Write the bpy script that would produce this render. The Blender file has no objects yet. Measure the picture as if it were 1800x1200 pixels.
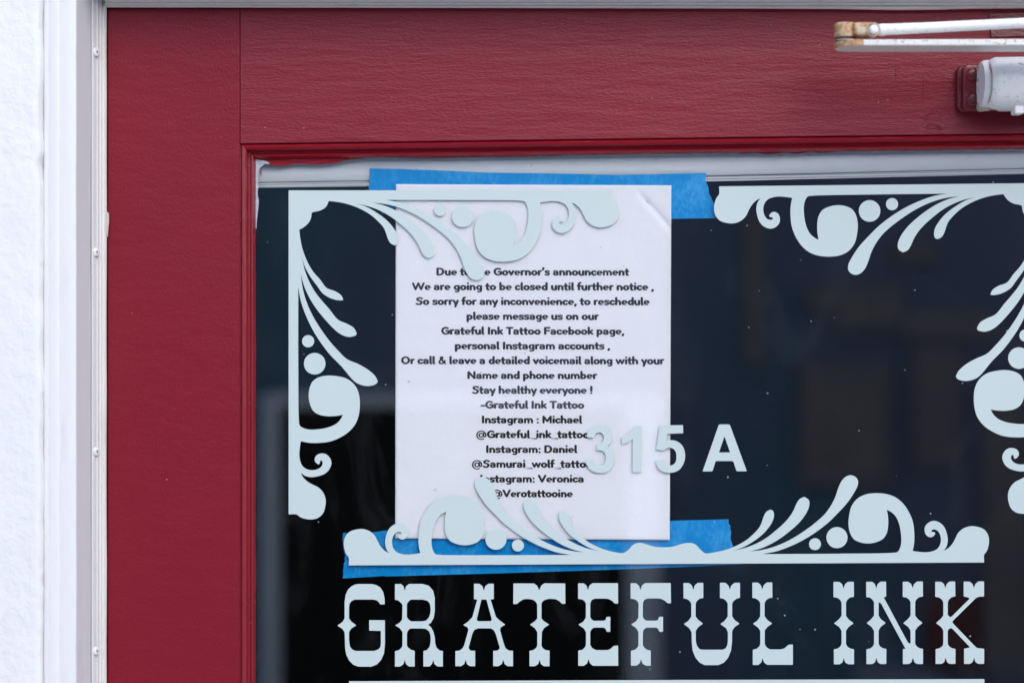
import bpy, bmesh, math, random
import numpy as np
from mathutils import Vector, Matrix
from mathutils.geometry import tessellate_polygon

random.seed(7)
S = bpy.context.scene
C = S.collection

# ------------------------------------------------------------------ camera
D = 1.6            # camera to door face (m)
ZC = 1.75          # camera height
K = 2233.0         # photo pixels per metre on the door face
cam = bpy.data.cameras.new("camera")
cam.sensor_width = 36.0
cam.lens = 36.0 * D / (1800.0 / K)
cam.clip_start = 0.05
cam.clip_end = 500
cam.dof.use_dof = True
cam.dof.focus_distance = D + 0.012
cam.dof.aperture_fstop = 3.5
co = bpy.data.objects.new("camera", cam)
co.location = (0, -D, ZC)
co.rotation_euler = (math.radians(90), 0, 0)
C.objects.link(co)
S.camera = co

# ------------------------------------------------------------------ sky, sun, exposure
SUN_EL, SUN_AZ = 36.0, 158.0       # soft hazy light from the street side, a little to the right
w = bpy.data.worlds.new("World"); S.world = w; w.use_nodes = True
nt = w.node_tree
sky = nt.nodes.new("ShaderNodeTexSky"); sky.sky_type = 'NISHITA'
sky.sun_disc = False
sky.sun_elevation = math.radians(SUN_EL)
sky.sun_rotation = math.radians(SUN_AZ)
sky.air_density = 1.0; sky.dust_density = 1.2; sky.ozone_density = 0.6
bg = nt.nodes["Background"]; bg.inputs[1].default_value = 0.15
nt.links.new(sky.outputs[0], bg.inputs[0])
sl = bpy.data.lights.new("sun", 'SUN'); sl.energy = 0.5; sl.angle = math.radians(50)
sl.color = (1.0, 0.985, 0.965)
so = bpy.data.objects.new("sun", sl); C.objects.link(so)
_e, _a = math.radians(SUN_EL), math.radians(SUN_AZ)
_dir = Vector((math.sin(_a) * math.cos(_e), math.cos(_a) * math.cos(_e), math.sin(_e)))
so.rotation_euler = _dir.to_track_quat('Z', 'Y').to_euler()
so.location = (3, -8, 12)
vs = S.view_settings
vs.view_transform = 'Standard'; vs.look = 'None'; vs.gamma = 1.0; vs.exposure = 1.05
vs.use_curve_mapping = False
S.cycles.max_bounces = 8
S.cycles.transparent_max_bounces = 16

# ------------------------------------------------------------------ helpers
def P(px, py, d=0.0):
    """photo pixel -> world point; d = millimetres in front of the door face"""
    y = -d / 1000.0
    s = (D + y) / D
    return Vector(((px - 900) / K * s, y, ZC + (600 - py) / K * s))

def tag(o, label=None, cat=None, group=None, kind=None):
    if label: o['label'] = label
    if cat: o['category'] = cat
    if group: o['group'] = group
    if kind: o['kind'] = kind
    return o

def empty(name, loc, label, cat, group=None):
    o = bpy.data.objects.new(name, None)
    o.empty_display_size = 0.05
    o.location = loc; C.objects.link(o)
    return tag(o, label, cat, group)

def link(name, me, mat, parent=None, smooth=False):
    o = bpy.data.objects.new(name, me)
    C.objects.link(o)
    if mat: me.materials.append(mat)
    if smooth:
        for p in me.polygons: p.use_smooth = True
    if parent:
        o.parent = parent
        pl = Vector((0, 0, 0)); q = parent
        while q: pl += q.location; q = q.parent
        o.location = -pl
    return o

def recenter(o):
    """move a mesh's origin to the middle of its own bounds (no rotation or scale in play)"""
    me = o.data
    n = len(me.vertices)
    a = np.empty(n * 3); me.vertices.foreach_get('co', a); a = a.reshape(-1, 3)
    c = (a.min(0) + a.max(0)) / 2
    me.vertices.foreach_set('co', (a - c).ravel()); me.update()
    o.location = Vector(o.location) + Vector(c)
    return o

def mesh_from(name, verts, faces):
    me = bpy.data.meshes.new(name)
    me.from_pydata([tuple(v) for v in verts], [], faces)
    me.update()
    return me

def fix_normals(me):
    bm = bmesh.new(); bm.from_mesh(me)
    bmesh.ops.recalc_face_normals(bm, faces=bm.faces)
    bm.to_mesh(me); bm.free()
    return me

def box_bm(bm, x0, x1, y0, y1, z0, z1, bevel=0):
    b2 = bmesh.new()
    bmesh.ops.create_cube(b2, size=1)
    for v in b2.verts:
        v.co = Vector((x0 + (v.co.x + .5) * (x1 - x0), y0 + (v.co.y + .5) * (y1 - y0), z0 + (v.co.z + .5) * (z1 - z0)))
    if bevel:
        bmesh.ops.bevel(b2, geom=b2.edges[:], offset=bevel, segments=3, affect='EDGES', profile=0.5)
    t = bpy.data.meshes.new("t"); b2.to_mesh(t); b2.free()
    bm.from_mesh(t); bpy.data.meshes.remove(t)

def bm_obj(name, bm, mat, parent=None, smooth=False):
    bmesh.ops.recalc_face_normals(bm, faces=bm.faces)
    me = bpy.data.meshes.new(name); bm.to_mesh(me); bm.free()
    return link(name, me, mat, parent, smooth)

def box(name, x0, x1, y0, y1, z0, z1, mat, parent=None, bevel=0):
    bm = bmesh.new(); box_bm(bm, x0, x1, y0, y1, z0, z1, bevel)
    return bm_obj(name, bm, mat, parent)

def smooth_by_angle(o, ang=35):
    me = o.data
    for p in me.polygons: p.use_smooth = True
    me.set_sharp_from_angle(angle=math.radians(ang))

# ---- 2D outlines
def area(l):
    return 0.5 * sum(l[i][0] * l[(i + 1) % len(l)][1] - l[(i + 1) % len(l)][0] * l[i][1] for i in range(len(l)))

def crom(pts, corner_deg=52, step=2.2):
    """closed outline through the points, smooth except at sharp corners (centripetal Catmull-Rom)"""
    n = len(pts); P2 = [Vector((p[0], p[1])) for p in pts]
    corner = []
    for i in range(n):
        a = P2[i] - P2[i - 1]; b = P2[(i + 1) % n] - P2[i]
        if a.length < 1e-6 or b.length < 1e-6: corner.append(True); continue
        corner.append(abs(a.angle(b)) > math.radians(corner_deg))
    out = []
    for i in range(n):
        p1, p2 = P2[i], P2[(i + 1) % n]
        p0 = P2[i - 1] if not corner[i] else p1 + (p1 - p2) * 0.5
        p3 = P2[(i + 2) % n] if not corner[(i + 1) % n] else p2 + (p2 - p1) * 0.5
        t0 = 0; t1 = t0 + max((p1 - p0).length, 1e-4) ** .5
        t2 = t1 + max((p2 - p1).length, 1e-4) ** .5; t3 = t2 + max((p3 - p2).length, 1e-4) ** .5
        m = max(1, min(12, int((p2 - p1).length / step)))
        for k in range(m):
            t = t1 + (t2 - t1) * k / m
            A1 = p0 * ((t1 - t) / (t1 - t0)) + p1 * ((t - t0) / (t1 - t0))
            A2 = p1 * ((t2 - t) / (t2 - t1)) + p2 * ((t - t1) / (t2 - t1))
            A3 = p2 * ((t3 - t) / (t3 - t2)) + p3 * ((t - t2) / (t3 - t2))
            B1 = A1 * ((t2 - t) / (t2 - t0)) + A2 * ((t - t0) / (t2 - t0))
            B2 = A2 * ((t3 - t) / (t3 - t1)) + A3 * ((t - t1) / (t3 - t1))
            q = B1 * ((t2 - t) / (t2 - t1)) + B2 * ((t - t1) / (t2 - t1))
            out.append((q.x, q.y))
    return out

def tess(loops):
    """loops of 2D points (first outer, then holes) -> flat points, triangles"""
    vl = [[Vector((p[0], p[1], 0)) for p in l] for l in loops]
    tri = tessellate_polygon(vl)
    flat = [p for l in loops for p in l]
    return flat, [tuple(t) for t in tri]

def plate_mesh(name, shapes, d0, d1):
    """shapes: list of loop lists in photo pixels; a plate from depth d0 (back) to d1 (front), mm"""
    V, F = [], []
    for loops in shapes:
        flat, tri = tess(loops)
        b = len(V); n = len(flat)
        V += [P(p[0], p[1], d1) for p in flat] + [P(p[0], p[1], d0) for p in flat]
        for t in tri:
            a = area([flat[i] for i in t])
            if abs(a) < 1e-9: continue
            # image y runs down: positive area = clockwise seen from the camera
            t = t if a < 0 else (t[0], t[2], t[1])
            F.append((b + t[0], b + t[1], b + t[2]))
            F.append((b + n + t[0], b + n + t[2], b + n + t[1]))
        o = 0
        for li, l in enumerate(loops):
            m = len(l)
            ccw = (area(l) < 0) == (li == 0)
            for i in range(m):
                j = (i + 1) % m
                q = (b + o + i, b + n + o + i, b + n + o + j, b + o + j)
                F.append(q if ccw else q[::-1])
            o += m
    return mesh_from(name, V, F)

def plate(name, shapes, d0, d1, mat, parent=None):
    o = link(name, plate_mesh(name, shapes, d0, d1), mat, parent)
    return recenter(o)

def circle(cx, cy, r, n=44):
    return [(cx + r * math.cos(2 * math.pi * i / n), cy + r * math.sin(2 * math.pi * i / n)) for i in range(n)]

# ------------------------------------------------------------------ materials
def nodes(name):
    m = bpy.data.materials.new(name); m.use_nodes = True
    t = m.node_tree
    return m, t, t.nodes["Principled BSDF"]

def N(t, kind, **kw):
    n = t.nodes.new(kind)
    for k, v in kw.items():
        if k.startswith('i_'):
            key = k[2:]
            n.inputs[int(key) if key.isdigit() else key.replace('_', ' ')].default_value = v
        else: setattr(n, k, v)
    return n

def coords(t, scale=(1, 1, 1), rot=(0, 0, 0)):
    """object coordinates shifted to the object's place so neighbours do not repeat"""
    g = t.nodes.new("ShaderNodeNewGeometry")
    mp = N(t, "ShaderNodeMapping"); mp.inputs['Scale'].default_value = scale
    mp.inputs['Rotation'].default_value = rot
    t.links.new(g.outputs['Position'], mp.inputs[0])
    return mp.outputs[0]

def noise(t, scale, detail=4, rough=.5, stretch=(1, 1, 1), rot=(0, 0, 0), dist=0):
    n = N(t, "ShaderNodeTexNoise", i_Scale=scale, i_Detail=detail, i_Roughness=rough, i_Distortion=dist)
    t.links.new(coords(t, stretch, rot), n.inputs['Vector'])
    return n.outputs['Fac']

def ramp(t, fac, stops):
    r = N(t, "ShaderNodeValToRGB")
    el = r.color_ramp.elements
    while len(el) < len(stops): el.new(0.5)
    for e, (p, c) in zip(el, stops):
        e.position = p
        e.color = (c, c, c, 1) if isinstance(c, (int, float)) else (*c, 1)
    t.links.new(fac, r.inputs[0])
    return r.outputs[0]

def mixc(t, fac, a, b):
    m = N(t, "ShaderNodeMix", data_type='RGBA')
    if isinstance(fac, (int, float)): m.inputs[0].default_value = fac
    else: t.links.new(fac, m.inputs[0])
    for i, v in ((6, a), (7, b)):
        if isinstance(v, tuple): m.inputs[i].default_value = (*v, 1)
        else: t.links.new(v, m.inputs[i])
    return m.outputs[2]

def math_(t, op, a, b):
    m = N(t, "ShaderNodeMath", operation=op)
    for i, v in ((0, a), (1, b)):
        if isinstance(v, (int, float)): m.inputs[i].default_value = v
        else: t.links.new(v, m.inputs[i])
    return m.outputs[0]

def bump(t, bs, h, dist, strength=1.0, prev=None):
    b = N(t, "ShaderNodeBump"); b.inputs['Strength'].default_value = strength
    b.inputs['Distance'].default_value = dist
    t.links.new(h, b.inputs['Height'])
    if prev: t.links.new(prev, b.inputs['Normal'])
    t.links.new(b.outputs[0], bs.inputs['Normal'])
    return b.outputs[0]

def simple(name, col, rough=.5, metal=0, var=.08, vscale=40, bscale=0, bdist=0, spec=.5):
    m, t, bs = nodes(name)
    n = noise(t, vscale, 5)
    lo = tuple(c * (1 - var) for c in col); hi = tuple(min(1, c * (1 + var)) for c in col)
    t.links.new(mixc(t, n, lo, hi), bs.inputs['Base Color'])
    bs.inputs['Roughness'].default_value = rough
    bs.inputs['Metallic'].default_value = metal
    bs.inputs['Specular IOR Level'].default_value = spec
    if bscale: bump(t, bs, noise(t, bscale, 4), bdist)
    return m

RED = (0.205, 0.0095, 0.0225)

def red_paint(name, stretch, rough=.36, coarse=1.0, col=RED, spec=.5):
    m, t, bs = nodes(name)
    v = noise(t, 9, 4)
    c = mixc(t, v, tuple(x * .93 for x in col), tuple(x * 1.07 for x in col))
    # scattered pale specks of dust stuck in the paint
    vo = N(t, "ShaderNodeTexVoronoi", i_Scale=75.0); t.links.new(coords(t), vo.inputs['Vector'])
    big = noise(t, 30, 2)
    sp = math_(t, 'MULTIPLY', math_(t, 'LESS_THAN', vo.outputs['Distance'], .045), math_(t, 'GREATER_THAN', big, .57))
    c = mixc(t, math_(t, 'MULTIPLY', sp, .55), c, (.5, .38, .36))
    t.links.new(c, bs.inputs['Base Color'])
    bs.inputs['Specular IOR Level'].default_value = spec
    r = noise(t, 14, 4)
    rr = N(t, "ShaderNodeMapRange", i_To_Min=rough - .06, i_To_Max=rough + .08)
    t.links.new(r, rr.inputs[0]); t.links.new(rr.outputs[0], bs.inputs['Roughness'])
    b1 = bump(t, bs, noise(t, 560, 3, .6, stretch, dist=.3), .0007 * coarse)
    b2 = bump(t, bs, noise(t, 900, 2, .5, stretch), .00022 * coarse, 1, b1)
    bump(t, bs, noise(t, 85, 4, .6, (stretch[0] * .35, 1, stretch[2]), (0, .12, 0)), .0016 * coarse, 1, b2)
    return m

M = {}
M['red_rail'] = red_paint('red_paint_brushed_across', (.5, 1, 1.2), coarse=.5, spec=.31)
M['red_stile'] = red_paint('red_paint_rolled', (1, 1, .8), coarse=.4, spec=.22)
M['red_gloss'] = red_paint('red_paint_glossy', (1, 1, .12), .25, .35, (0.235, 0.016, 0.027), .6)
M['red_gloss_h'] = red_paint('red_paint_glossy_across', (.12, 1, 1), .22, .35, (0.26, 0.007, 0.017), .2)

def white_paint(name, col=(.80, .80, .81), rough=.42, s=130, dist=.0005, dirt=.0, stretch=(1, 1, 1)):
    m, t, bs = nodes(name)
    c = mixc(t, noise(t, 12, 5), tuple(x * .96 for x in col), col)
    if dirt:
        d = ramp(t, noise(t, 60, 6, .65, (1, 1, .25)), [(.60, 0), (.78, 1)])
        c = mixc(t, math_(t, 'MULTIPLY', d, dirt), c, (.46, .40, .33))
    t.links.new(c, bs.inputs['Base Color'])
    bs.inputs['Roughness'].default_value = rough
    b1 = bump(t, bs, noise(t, s, 4, .5, stretch), dist)
    bump(t, bs, noise(t, s * 5, 2, .5, stretch), dist * .25, 1, b1)
    return m

M['casing'] = white_paint('casing_white_gloss', (.78, .78, .79), .38, 120, .0005, .12, (1, 1, .3))
M['wstrip'] = white_paint('weatherstrip_white', (.76, .75, .75), .35, 300, .0001, .35, (1, 1, .1))
M['rubber'] = white_paint('cream_rubber', (.80, .76, .69), .55, 300, .0002, .5)

def stucco():
    m, t, bs = nodes('white_painted_stucco')
    c = mixc(t, noise(t, 10, 5), (.76, .76, .76), (.82, .82, .82))
    t.links.new(c, bs.inputs['Base Color'])
    bs.inputs['Roughness'].default_value = .6
    b1 = bump(t, bs, noise(t, 28, 4, .5), .0018)
    b2 = bump(t, bs, noise(t, 150, 5, .6), .0011, 1, b1)
    vo = N(t, "ShaderNodeTexVoronoi", i_Scale=32.0); t.links.new(coords(t), vo.inputs['Vector'])
    pit = ramp(t, vo.outputs['Distance'], [(.0, 0), (.10, 1)])
    gate = ramp(t, noise(t, 18, 2), [(.55, 0), (.62, 1)])
    h = math_(t, 'MULTIPLY', math_(t, 'SUBTRACT', 1, pit), gate)
    bump(t, bs, h, -.0012, 1, b2)
    return m
M['stucco'] = stucco()

def glass():
    m = bpy.data.materials.new('window_glass'); m.use_nodes = True
    t = m.node_tree; t.nodes.clear()
    out = N(t, "ShaderNodeOutputMaterial")
    tr = N(t, "ShaderNodeBsdfTransparent"); tr.inputs[0].default_value = (.985, .992, .99, 1)
    gl = N(t, "ShaderNodeBsdfGlossy"); gl.inputs['Roughness'].default_value = .0
    gl.inputs[0].default_value = (1, 1, 1, 1)
    fc = N(t, "ShaderNodeLayerWeight"); fc.inputs[0].default_value = .5
    f5 = math_(t, 'POWER', fc.outputs['Facing'], 5.0)
    lw = math_(t, 'ADD', math_(t, 'MULTIPLY', f5, .92), .082)
    mx = N(t, "ShaderNodeMixShader")
    t.links.new(lw, mx.inputs[0]); t.links.new(tr.outputs[0], mx.inputs[1]); t.links.new(gl.outputs[0], mx.inputs[2])
    # dust specks and faint wiped smears lying on the pane
    df = N(t, "ShaderNodeBsdfDiffuse"); df.inputs[0].default_value = (.62, .64, .66, 1)
    vo = N(t, "ShaderNodeTexVoronoi", i_Scale=46.0); t.links.new(coords(t), vo.inputs['Vector'])
    sp = math_(t, 'LESS_THAN', vo.outputs['Distance'], .030)
    sp = math_(t, 'MULTIPLY', sp, math_(t, 'GREATER_THAN', noise(t, 21, 2), .42))
    vo2 = N(t, "ShaderNodeTexVoronoi", i_Scale=24.0); t.links.new(coords(t, (1, 1, .8), (0, .5, 0)), vo2.inputs['Vector'])
    sp2 = math_(t, 'MULTIPLY', math_(t, 'LESS_THAN', vo2.outputs['Distance'], .020), .9)
    sm = ramp(t, noise(t, 16, 7, .7, (1, 1, .5), (0, .6, 0), 1.2), [(.5, 0), (.85, 1)])
    fine = ramp(t, noise(t, 420, 2, .5), [(.5, 0), (.75, 1)])
    sm = math_(t, 'MULTIPLY', sm, .012)
    f = math_(t, 'ADD', math_(t, 'ADD', math_(t, 'MULTIPLY', sp, .6), sp2), math_(t, 'ADD', sm, .001))
    cl = N(t, "ShaderNodeClamp"); t.links.new(f, cl.inputs[0])
    mx2 = N(t, "ShaderNodeMixShader")
    t.links.new(cl.outputs[0], mx2.inputs[0]); t.links.new(mx.outputs[0], mx2.inputs[1]); t.links.new(df.outputs[0], mx2.inputs[2])
    t.links.new(mx2.outputs[0], out.inputs[0])
    return m
M['glass'] = glass()

def vinyl():
    m, t, bs = nodes('pale_frosted_vinyl')
    c = mixc(t, noise(t, 6, 3), (.515, .607, .597), (.545, .637, .627))
    t.links.new(c, bs.inputs['Base Color'])
    bs.inputs['Roughness'].default_value = .45
    bs.inputs['Specular IOR Level'].default_value = .35
    bump(t, bs, noise(t, 900, 2), .00004)
    return m
M['vinyl'] = vinyl()

def paper():
    m, t, bs = nodes('white_copy_paper')
    n = noise(t, 420, 5, .7); b = noise(t, 14, 4)
    c = mixc(t, math_(t, 'MULTIPLY', math_(t, 'ADD', n, b), .5), (.84, .825, .855), (.895, .88, .91))
    t.links.new(c, bs.inputs['Base Color'])
    bs.inputs['Roughness'].default_value = .9; bs.inputs['Specular IOR Level'].default_value = .15
    bump(t, bs, noise(t, 60, 4), .0006)
    return m
M['paper'] = paper()
M['ink'] = simple('printed_ink', (.030, .027, .031), .8, var=.15, vscale=300, spec=.2)

def tape():
    m, t, bs = nodes('blue_masking_tape')
    a = noise(t, 330, 4, .65, (1, 1, .55)); b = noise(t, 38, 4, .6)
    f = ramp(t, math_(t, 'MULTIPLY', math_(t, 'ADD', a, b), .5), [(.47, 0), (.64, 1)])
    c = mixc(t, math_(t, 'MULTIPLY', f, .75), (.001, .275, .66), (.07, .42, .79))
    t.links.new(c, bs.inputs['Base Color'])
    bs.inputs['Roughness'].default_value = .8; bs.inputs['Specular IOR Level'].default_value = .1
    bump(t, bs, noise(t, 800, 3, .5, (1, 1, .4)), .0002)
    return m
M['tape'] = tape()

def rusty(name, base=(.74, .72, .69), amount=.5, rough=.4, th=.56):
    m, t, bs = nodes(name)
    f = ramp(t, noise(t, 140, 6, .65), [(th, 0), (th + .14, 1)])
    sp = ramp(t, noise(t, 420, 3, .5), [(.62, 0), (.66, 1)])
    c = mixc(t, math_(t, 'MULTIPLY', f, amount), base, (.46, .22, .075))
    c = mixc(t, math_(t, 'MULTIPLY', sp, min(1, amount * .9)), c, (.18, .07, .025))
    t.links.new(c, bs.inputs['Base Color'])
    bs.inputs['Roughness'].default_value = rough
    bump(t, bs, noise(t, 120, 4), .0006)
    return m
M['closer'] = rusty('closer_white_paint', (.87, .87, .86), .30, .33, .60)
M['arm'] = rusty('arm_white_paint_with_rust_spots', (.76, .74, .70), .6, .4, .6)
M['rust'] = rusty('knuckle_flaking_paint_and_rust', (.58, .45, .32), 1.0, .55, .42)
M['dark_rust'] = simple('dark_rust', (.05, .035, .025), .7, var=.5, vscale=300)
M['grime'] = rusty('dirty_joint', (.50, .46, .40), .9, .6, .46)
M['red_plate'] = red_paint('red_paint_thick', (1, 1, 1), .22, .5, (.15, .010, .018))
M['steel'] = simple('painted_screw', (.62, .62, .64), .35, .3, .1, 300)
M['slot'] = simple('screw_recess_dark', (.16, .15, .15), .8)
M['caulk'] = white_paint('old_white_caulk', (.44, .45, .52), .5, 260, .0009, .5)

def rail_mat():
    m, t, bs = nodes('grey_anodised_rail')
    c = mixc(t, noise(t, 30, 4, .5, (.15, 1, 1)), (.64, .655, .68), (.73, .74, .76))
    t.links.new(c, bs.inputs['Base Color'])
    bs.inputs['Roughness'].default_value = .5
    return m
M['rail'] = rail_mat()

def perforated():
    m, t, bs = nodes('perforated_strip')
    g = N(t, "ShaderNodeTexCoord")
    sx = N(t, "ShaderNodeSeparateXYZ"); t.links.new(g.outputs['Object'], sx.inputs[0])
    pitch = .0019
    wv = math_(t, 'SINE', math_(t, 'MULTIPLY', sx.outputs[0], 2 * math.pi / pitch), 0)
    row = math_(t, 'SINE', math_(t, 'MULTIPLY', sx.outputs[2], 2 * math.pi / .0021), 0)
    hole = math_(t, 'MULTIPLY', math_(t, 'GREATER_THAN', wv, .1), math_(t, 'GREATER_THAN', row, .1))
    c = mixc(t, hole, (.66, .66, .67), (.03, .03, .04))
    t.links.new(c, bs.inputs['Base Color'])
    bs.inputs['Roughness'].default_value = .6
    return m
M['perf'] = perforated()
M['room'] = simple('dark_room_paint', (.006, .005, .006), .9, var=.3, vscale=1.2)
def navy():
    m, t, bs = nodes('dark_blue_timber')
    c = mixc(t, ramp(t, noise(t, 1.1, 3, .5, (1, 1, .25)), [(.38, 0), (.62, 1)]), (.165, .175, .27), (.095, .195, .26))
    t.links.new(c, bs.inputs['Base Color']); bs.inputs['Roughness'].default_value = .7
    return m
M['navy'] = navy()
M['brick'] = None
def brick():
    m, t, bs = nodes('brown_brick')
    b = N(t, "ShaderNodeTexBrick", i_Scale=4.0)
    b.inputs['Color1'].default_value = (.30, .235, .22, 1); b.inputs['Color2'].default_value = (.27, .21, .20, 1)
    b.inputs['Mortar'].default_value = (.28, .225, .215, 1)
    t.links.new(coords(t, (1, 1, 1), (math.radians(90), 0, 0)), b.inputs['Vector'])
    t.links.new(b.outputs[0], bs.inputs['Base Color']); bs.inputs['Roughness'].default_value = .85
    return m
M['brick'] = brick()
M['white_trim'] = simple('white_shopfront_trim', (.92, .91, .90), .5, var=.05)
M['dark_pane'] = simple('unlit_shop_window', (.006, .006, .007), .3, var=.4, vscale=1.5, spec=.08)
M['red_door'] = simple('dull_red_door', (.20, .035, .03), .6, var=.3, vscale=3)
M['grey_box'] = simple('grey_metal_box', (.40, .40, .42), .6)
M['pave'] = simple('concrete_pavement', (.56, .54, .51), .9, var=.2, vscale=6, bscale=120, bdist=.002)
M['asphalt'] = simple('asphalt', (.10, .098, .095), .95, var=.3, vscale=8, bscale=200, bdist=.003)
M['roofing'] = simple('roofing', (.2, .19, .18), .9)

# ------------------------------------------------------------------ ground, street
def sheet(name, x0, x1, y0, y1, z, mat):
    me = mesh_from(name, [(x0, y0, z), (x1, y0, z), (x1, y1, z), (x0, y1, z)], [(0, 1, 2, 3)])
    return tag(link(name, me, mat), kind='structure')
sheet('ground', -200, 200, -200, 200, -.16, M['asphalt'])
sheet('road', -60, 60, -6.0, -2.6, -.15, M['asphalt'])
k = box('pavement', -60, 60, -2.6, .25, -.155, 0, M['pave'], bevel=0); tag(k, kind='structure')
k = box('far_pavement', -60, 60, -7.99, -6.0, -.155, 0, M['pave']); tag(k, kind='structure')

# ------------------------------------------------------------------ the white building round the door
WALL_D = 70     # stucco face, mm in front of the door face
XL0 = 70         # photo x of the stucco edge
bld = empty('stucco_building', P(-200, 4500, 0), 'white stucco building wall left of and around the door', 'building')

def stucco_sheet():
    """left wall face as a fine grid with a wavy painted edge against the casing"""
    rng = np.random.default_rng(3)
    nz, nx = 260, 22
    z0, z1 = 1.30, 2.25
    kn = rng.normal(0, 1, 60); kn2 = rng.normal(0, 1, 200)
    def wob(z, a, n):
        u = (z - z0) / (z1 - z0) * (n - 1); i = int(min(max(u, 0), n - 2)); f = u - i; f = f * f * (3 - 2 * f)
        return a[i] * (1 - f) + a[i + 1] * f
    V, F = [], []
    for i in range(nz + 1):
        z = z0 + (z1 - z0) * i / nz
        e = wob(z, kn, 60) * .0007 + wob(z, kn2, 200) * .00035
        xr = P(XL0, 600, WALL_D).x + e
        for j in range(nx + 1):
            u = j / nx
            x = -.50 + (xr + .50) * (1 - (1 - u) ** 2)
            lump = .0012 * math.sin(7 * x + 11 * z) + .0008 * math.sin(23 * z - 31 * x)
            y = -WALL_D / 1000 + lump
            dedge = xr - x
            if dedge < .003: y += .0022 * (1 - dedge / .003) ** 2
            V.append((x, y, z))
        V.append((xr + .0024, -.0550, z))
    w_ = nx + 2
    for i in range(nz):
        for j in range(nx + 1):
            F.append((i * w_ + j, i * w_ + j + 1, (i + 1) * w_ + j + 1, (i + 1) * w_ + j))
    return mesh_from('wall', V, F)
me = stucco_sheet()
recenter(link('wall', me, M['stucco'], bld, smooth=True))
xl = -.4995; xe = P(XL0, 600, WALL_D).x
box('wall', -12, -.50, -.0685, .22, 0, 3.2, M['stucco'], bld)
box('wall', -.50, xe - .012, -.060, .22, 0, 1.2995, M['stucco'], bld)
box('wall', -.50, xe - .012, -.050, .22, 1.30, 2.25, M['stucco'], bld)
box('wall', -.50, 1.12, -.0685, .22, 2.2505, 3.2, M['stucco'], bld)
box('wall', .72, 1.1195, -.0685, .22, 0, 2.25, M['stucco'], bld)
box('wall', 1.12, 12, -.0685, .22, 0, 3.2, M['stucco'], bld)
box('roof', -12.2, 12.2, -.07, 8.5, 3.2, 3.35, M['roofing'], bld)

# dark unlit shop behind the glass
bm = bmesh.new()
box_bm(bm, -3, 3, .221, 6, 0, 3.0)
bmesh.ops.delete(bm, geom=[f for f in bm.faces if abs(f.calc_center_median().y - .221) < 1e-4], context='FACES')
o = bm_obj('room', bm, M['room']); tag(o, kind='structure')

# ------------------------------------------------------------------ door frame
fr = empty('door_frame', P(150, 4507, 20), 'white painted door frame with ridged weatherstrip around the red door', 'door frame')

def vprofile(name, pts, z0, z1, mat, parent, smooth_ang=35, mirror_x=None, nz=1, wob=0):
    """closed profile of (photo x, depth mm) run vertically"""
    ring = []
    for (a, d) in pts:
        p = P(a, 600, d)
        x = p.x if mirror_x is None else 2 * mirror_x - p.x
        ring.append((x, p.y))
    n = len(ring); V, F = [], []
    rnd = random.Random(hash(name) % 1000 if False else len(pts))
    offs = [rnd.uniform(-1, 1) for _ in range(nz + 1)]
    for i in range(nz + 1):
        z = z0 + (z1 - z0) * i / nz
        for (x, y) in ring: V.append((x + wob * offs[i], y, z))
    for i in range(nz):
        for j in range(n):
            k = (j + 1) % n
            F.append((i * n + j, i * n + k, (i + 1) * n + k, (i + 1) * n + j))
    F.append(tuple(range(n))[::-1]); F.append(tuple(nz * n + j for j in range(n)))
    me = fix_normals(mesh_from(name, V, F))
    o = link(name, me, mat, parent); smooth_by_angle(o, smooth_ang)
    return recenter(o)

casing_prof = [(66, 46), (71, 52), (76.4, 55), (77.2, 62.6), (78.5, 64.2), (82, 64.6), (85, 64.3), (86.6, 63.2), (95, 58.6), (101.5, 55.2), (104, 54.9), (108, 55.6), (120, 56), (129, 55.9), (133, 55.4), (135, 54.2), (135.6, 52.6), (159.5, 22), (160.5, 19), (163, -30), (66, -30)]
ZT = P(0, 0, 88).z + .016
vprofile('casing', casing_prof, 0, ZT, M['casing'], fr, 30, nz=40, wob=.00015)
strip_prof = [(160.2, 22), (161.5, 23.5), (163, 23), (164, 20), (165.2, 19.5), (166.5, 17.8), (170.5, 14.4), (171.8, 14.6), (173.2, 13.6), (174.2, 11), (176.5, 9.6), (178, 9.8), (179.5, 8.4), (180.5, 6.5), (183, 6.2), (184, 2), (180, 1), (160, 1)]
ws = vprofile('weatherstrip', strip_prof, 0, P(0, -3.6, 12).z, M['wstrip'], fr, 25)
rubber_prof = [(182.2, 6.0), (183.5, 7.2), (185, 7.3), (186.6, 6.4), (187.6, 4.8), (187.7, 3), (186.8, 1.2), (184, .6), (182.4, 2)]
rb = vprofile('rubber_seal', rubber_prof, 0, P(0, 14, 3).z, M['rubber'], fr, 60, nz=60, wob=.0002)
XM = (P(188, 600, 0).x + P(188, 600, 0).x + .914) / 2
vprofile('casing', casing_prof, 0, ZT, M['casing'], fr, 30, mirror_x=XM)
vprofile('weatherstrip', strip_prof, 0, P(0, -3.6, 12).z, M['wstrip'], fr, 25, mirror_x=XM)

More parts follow.
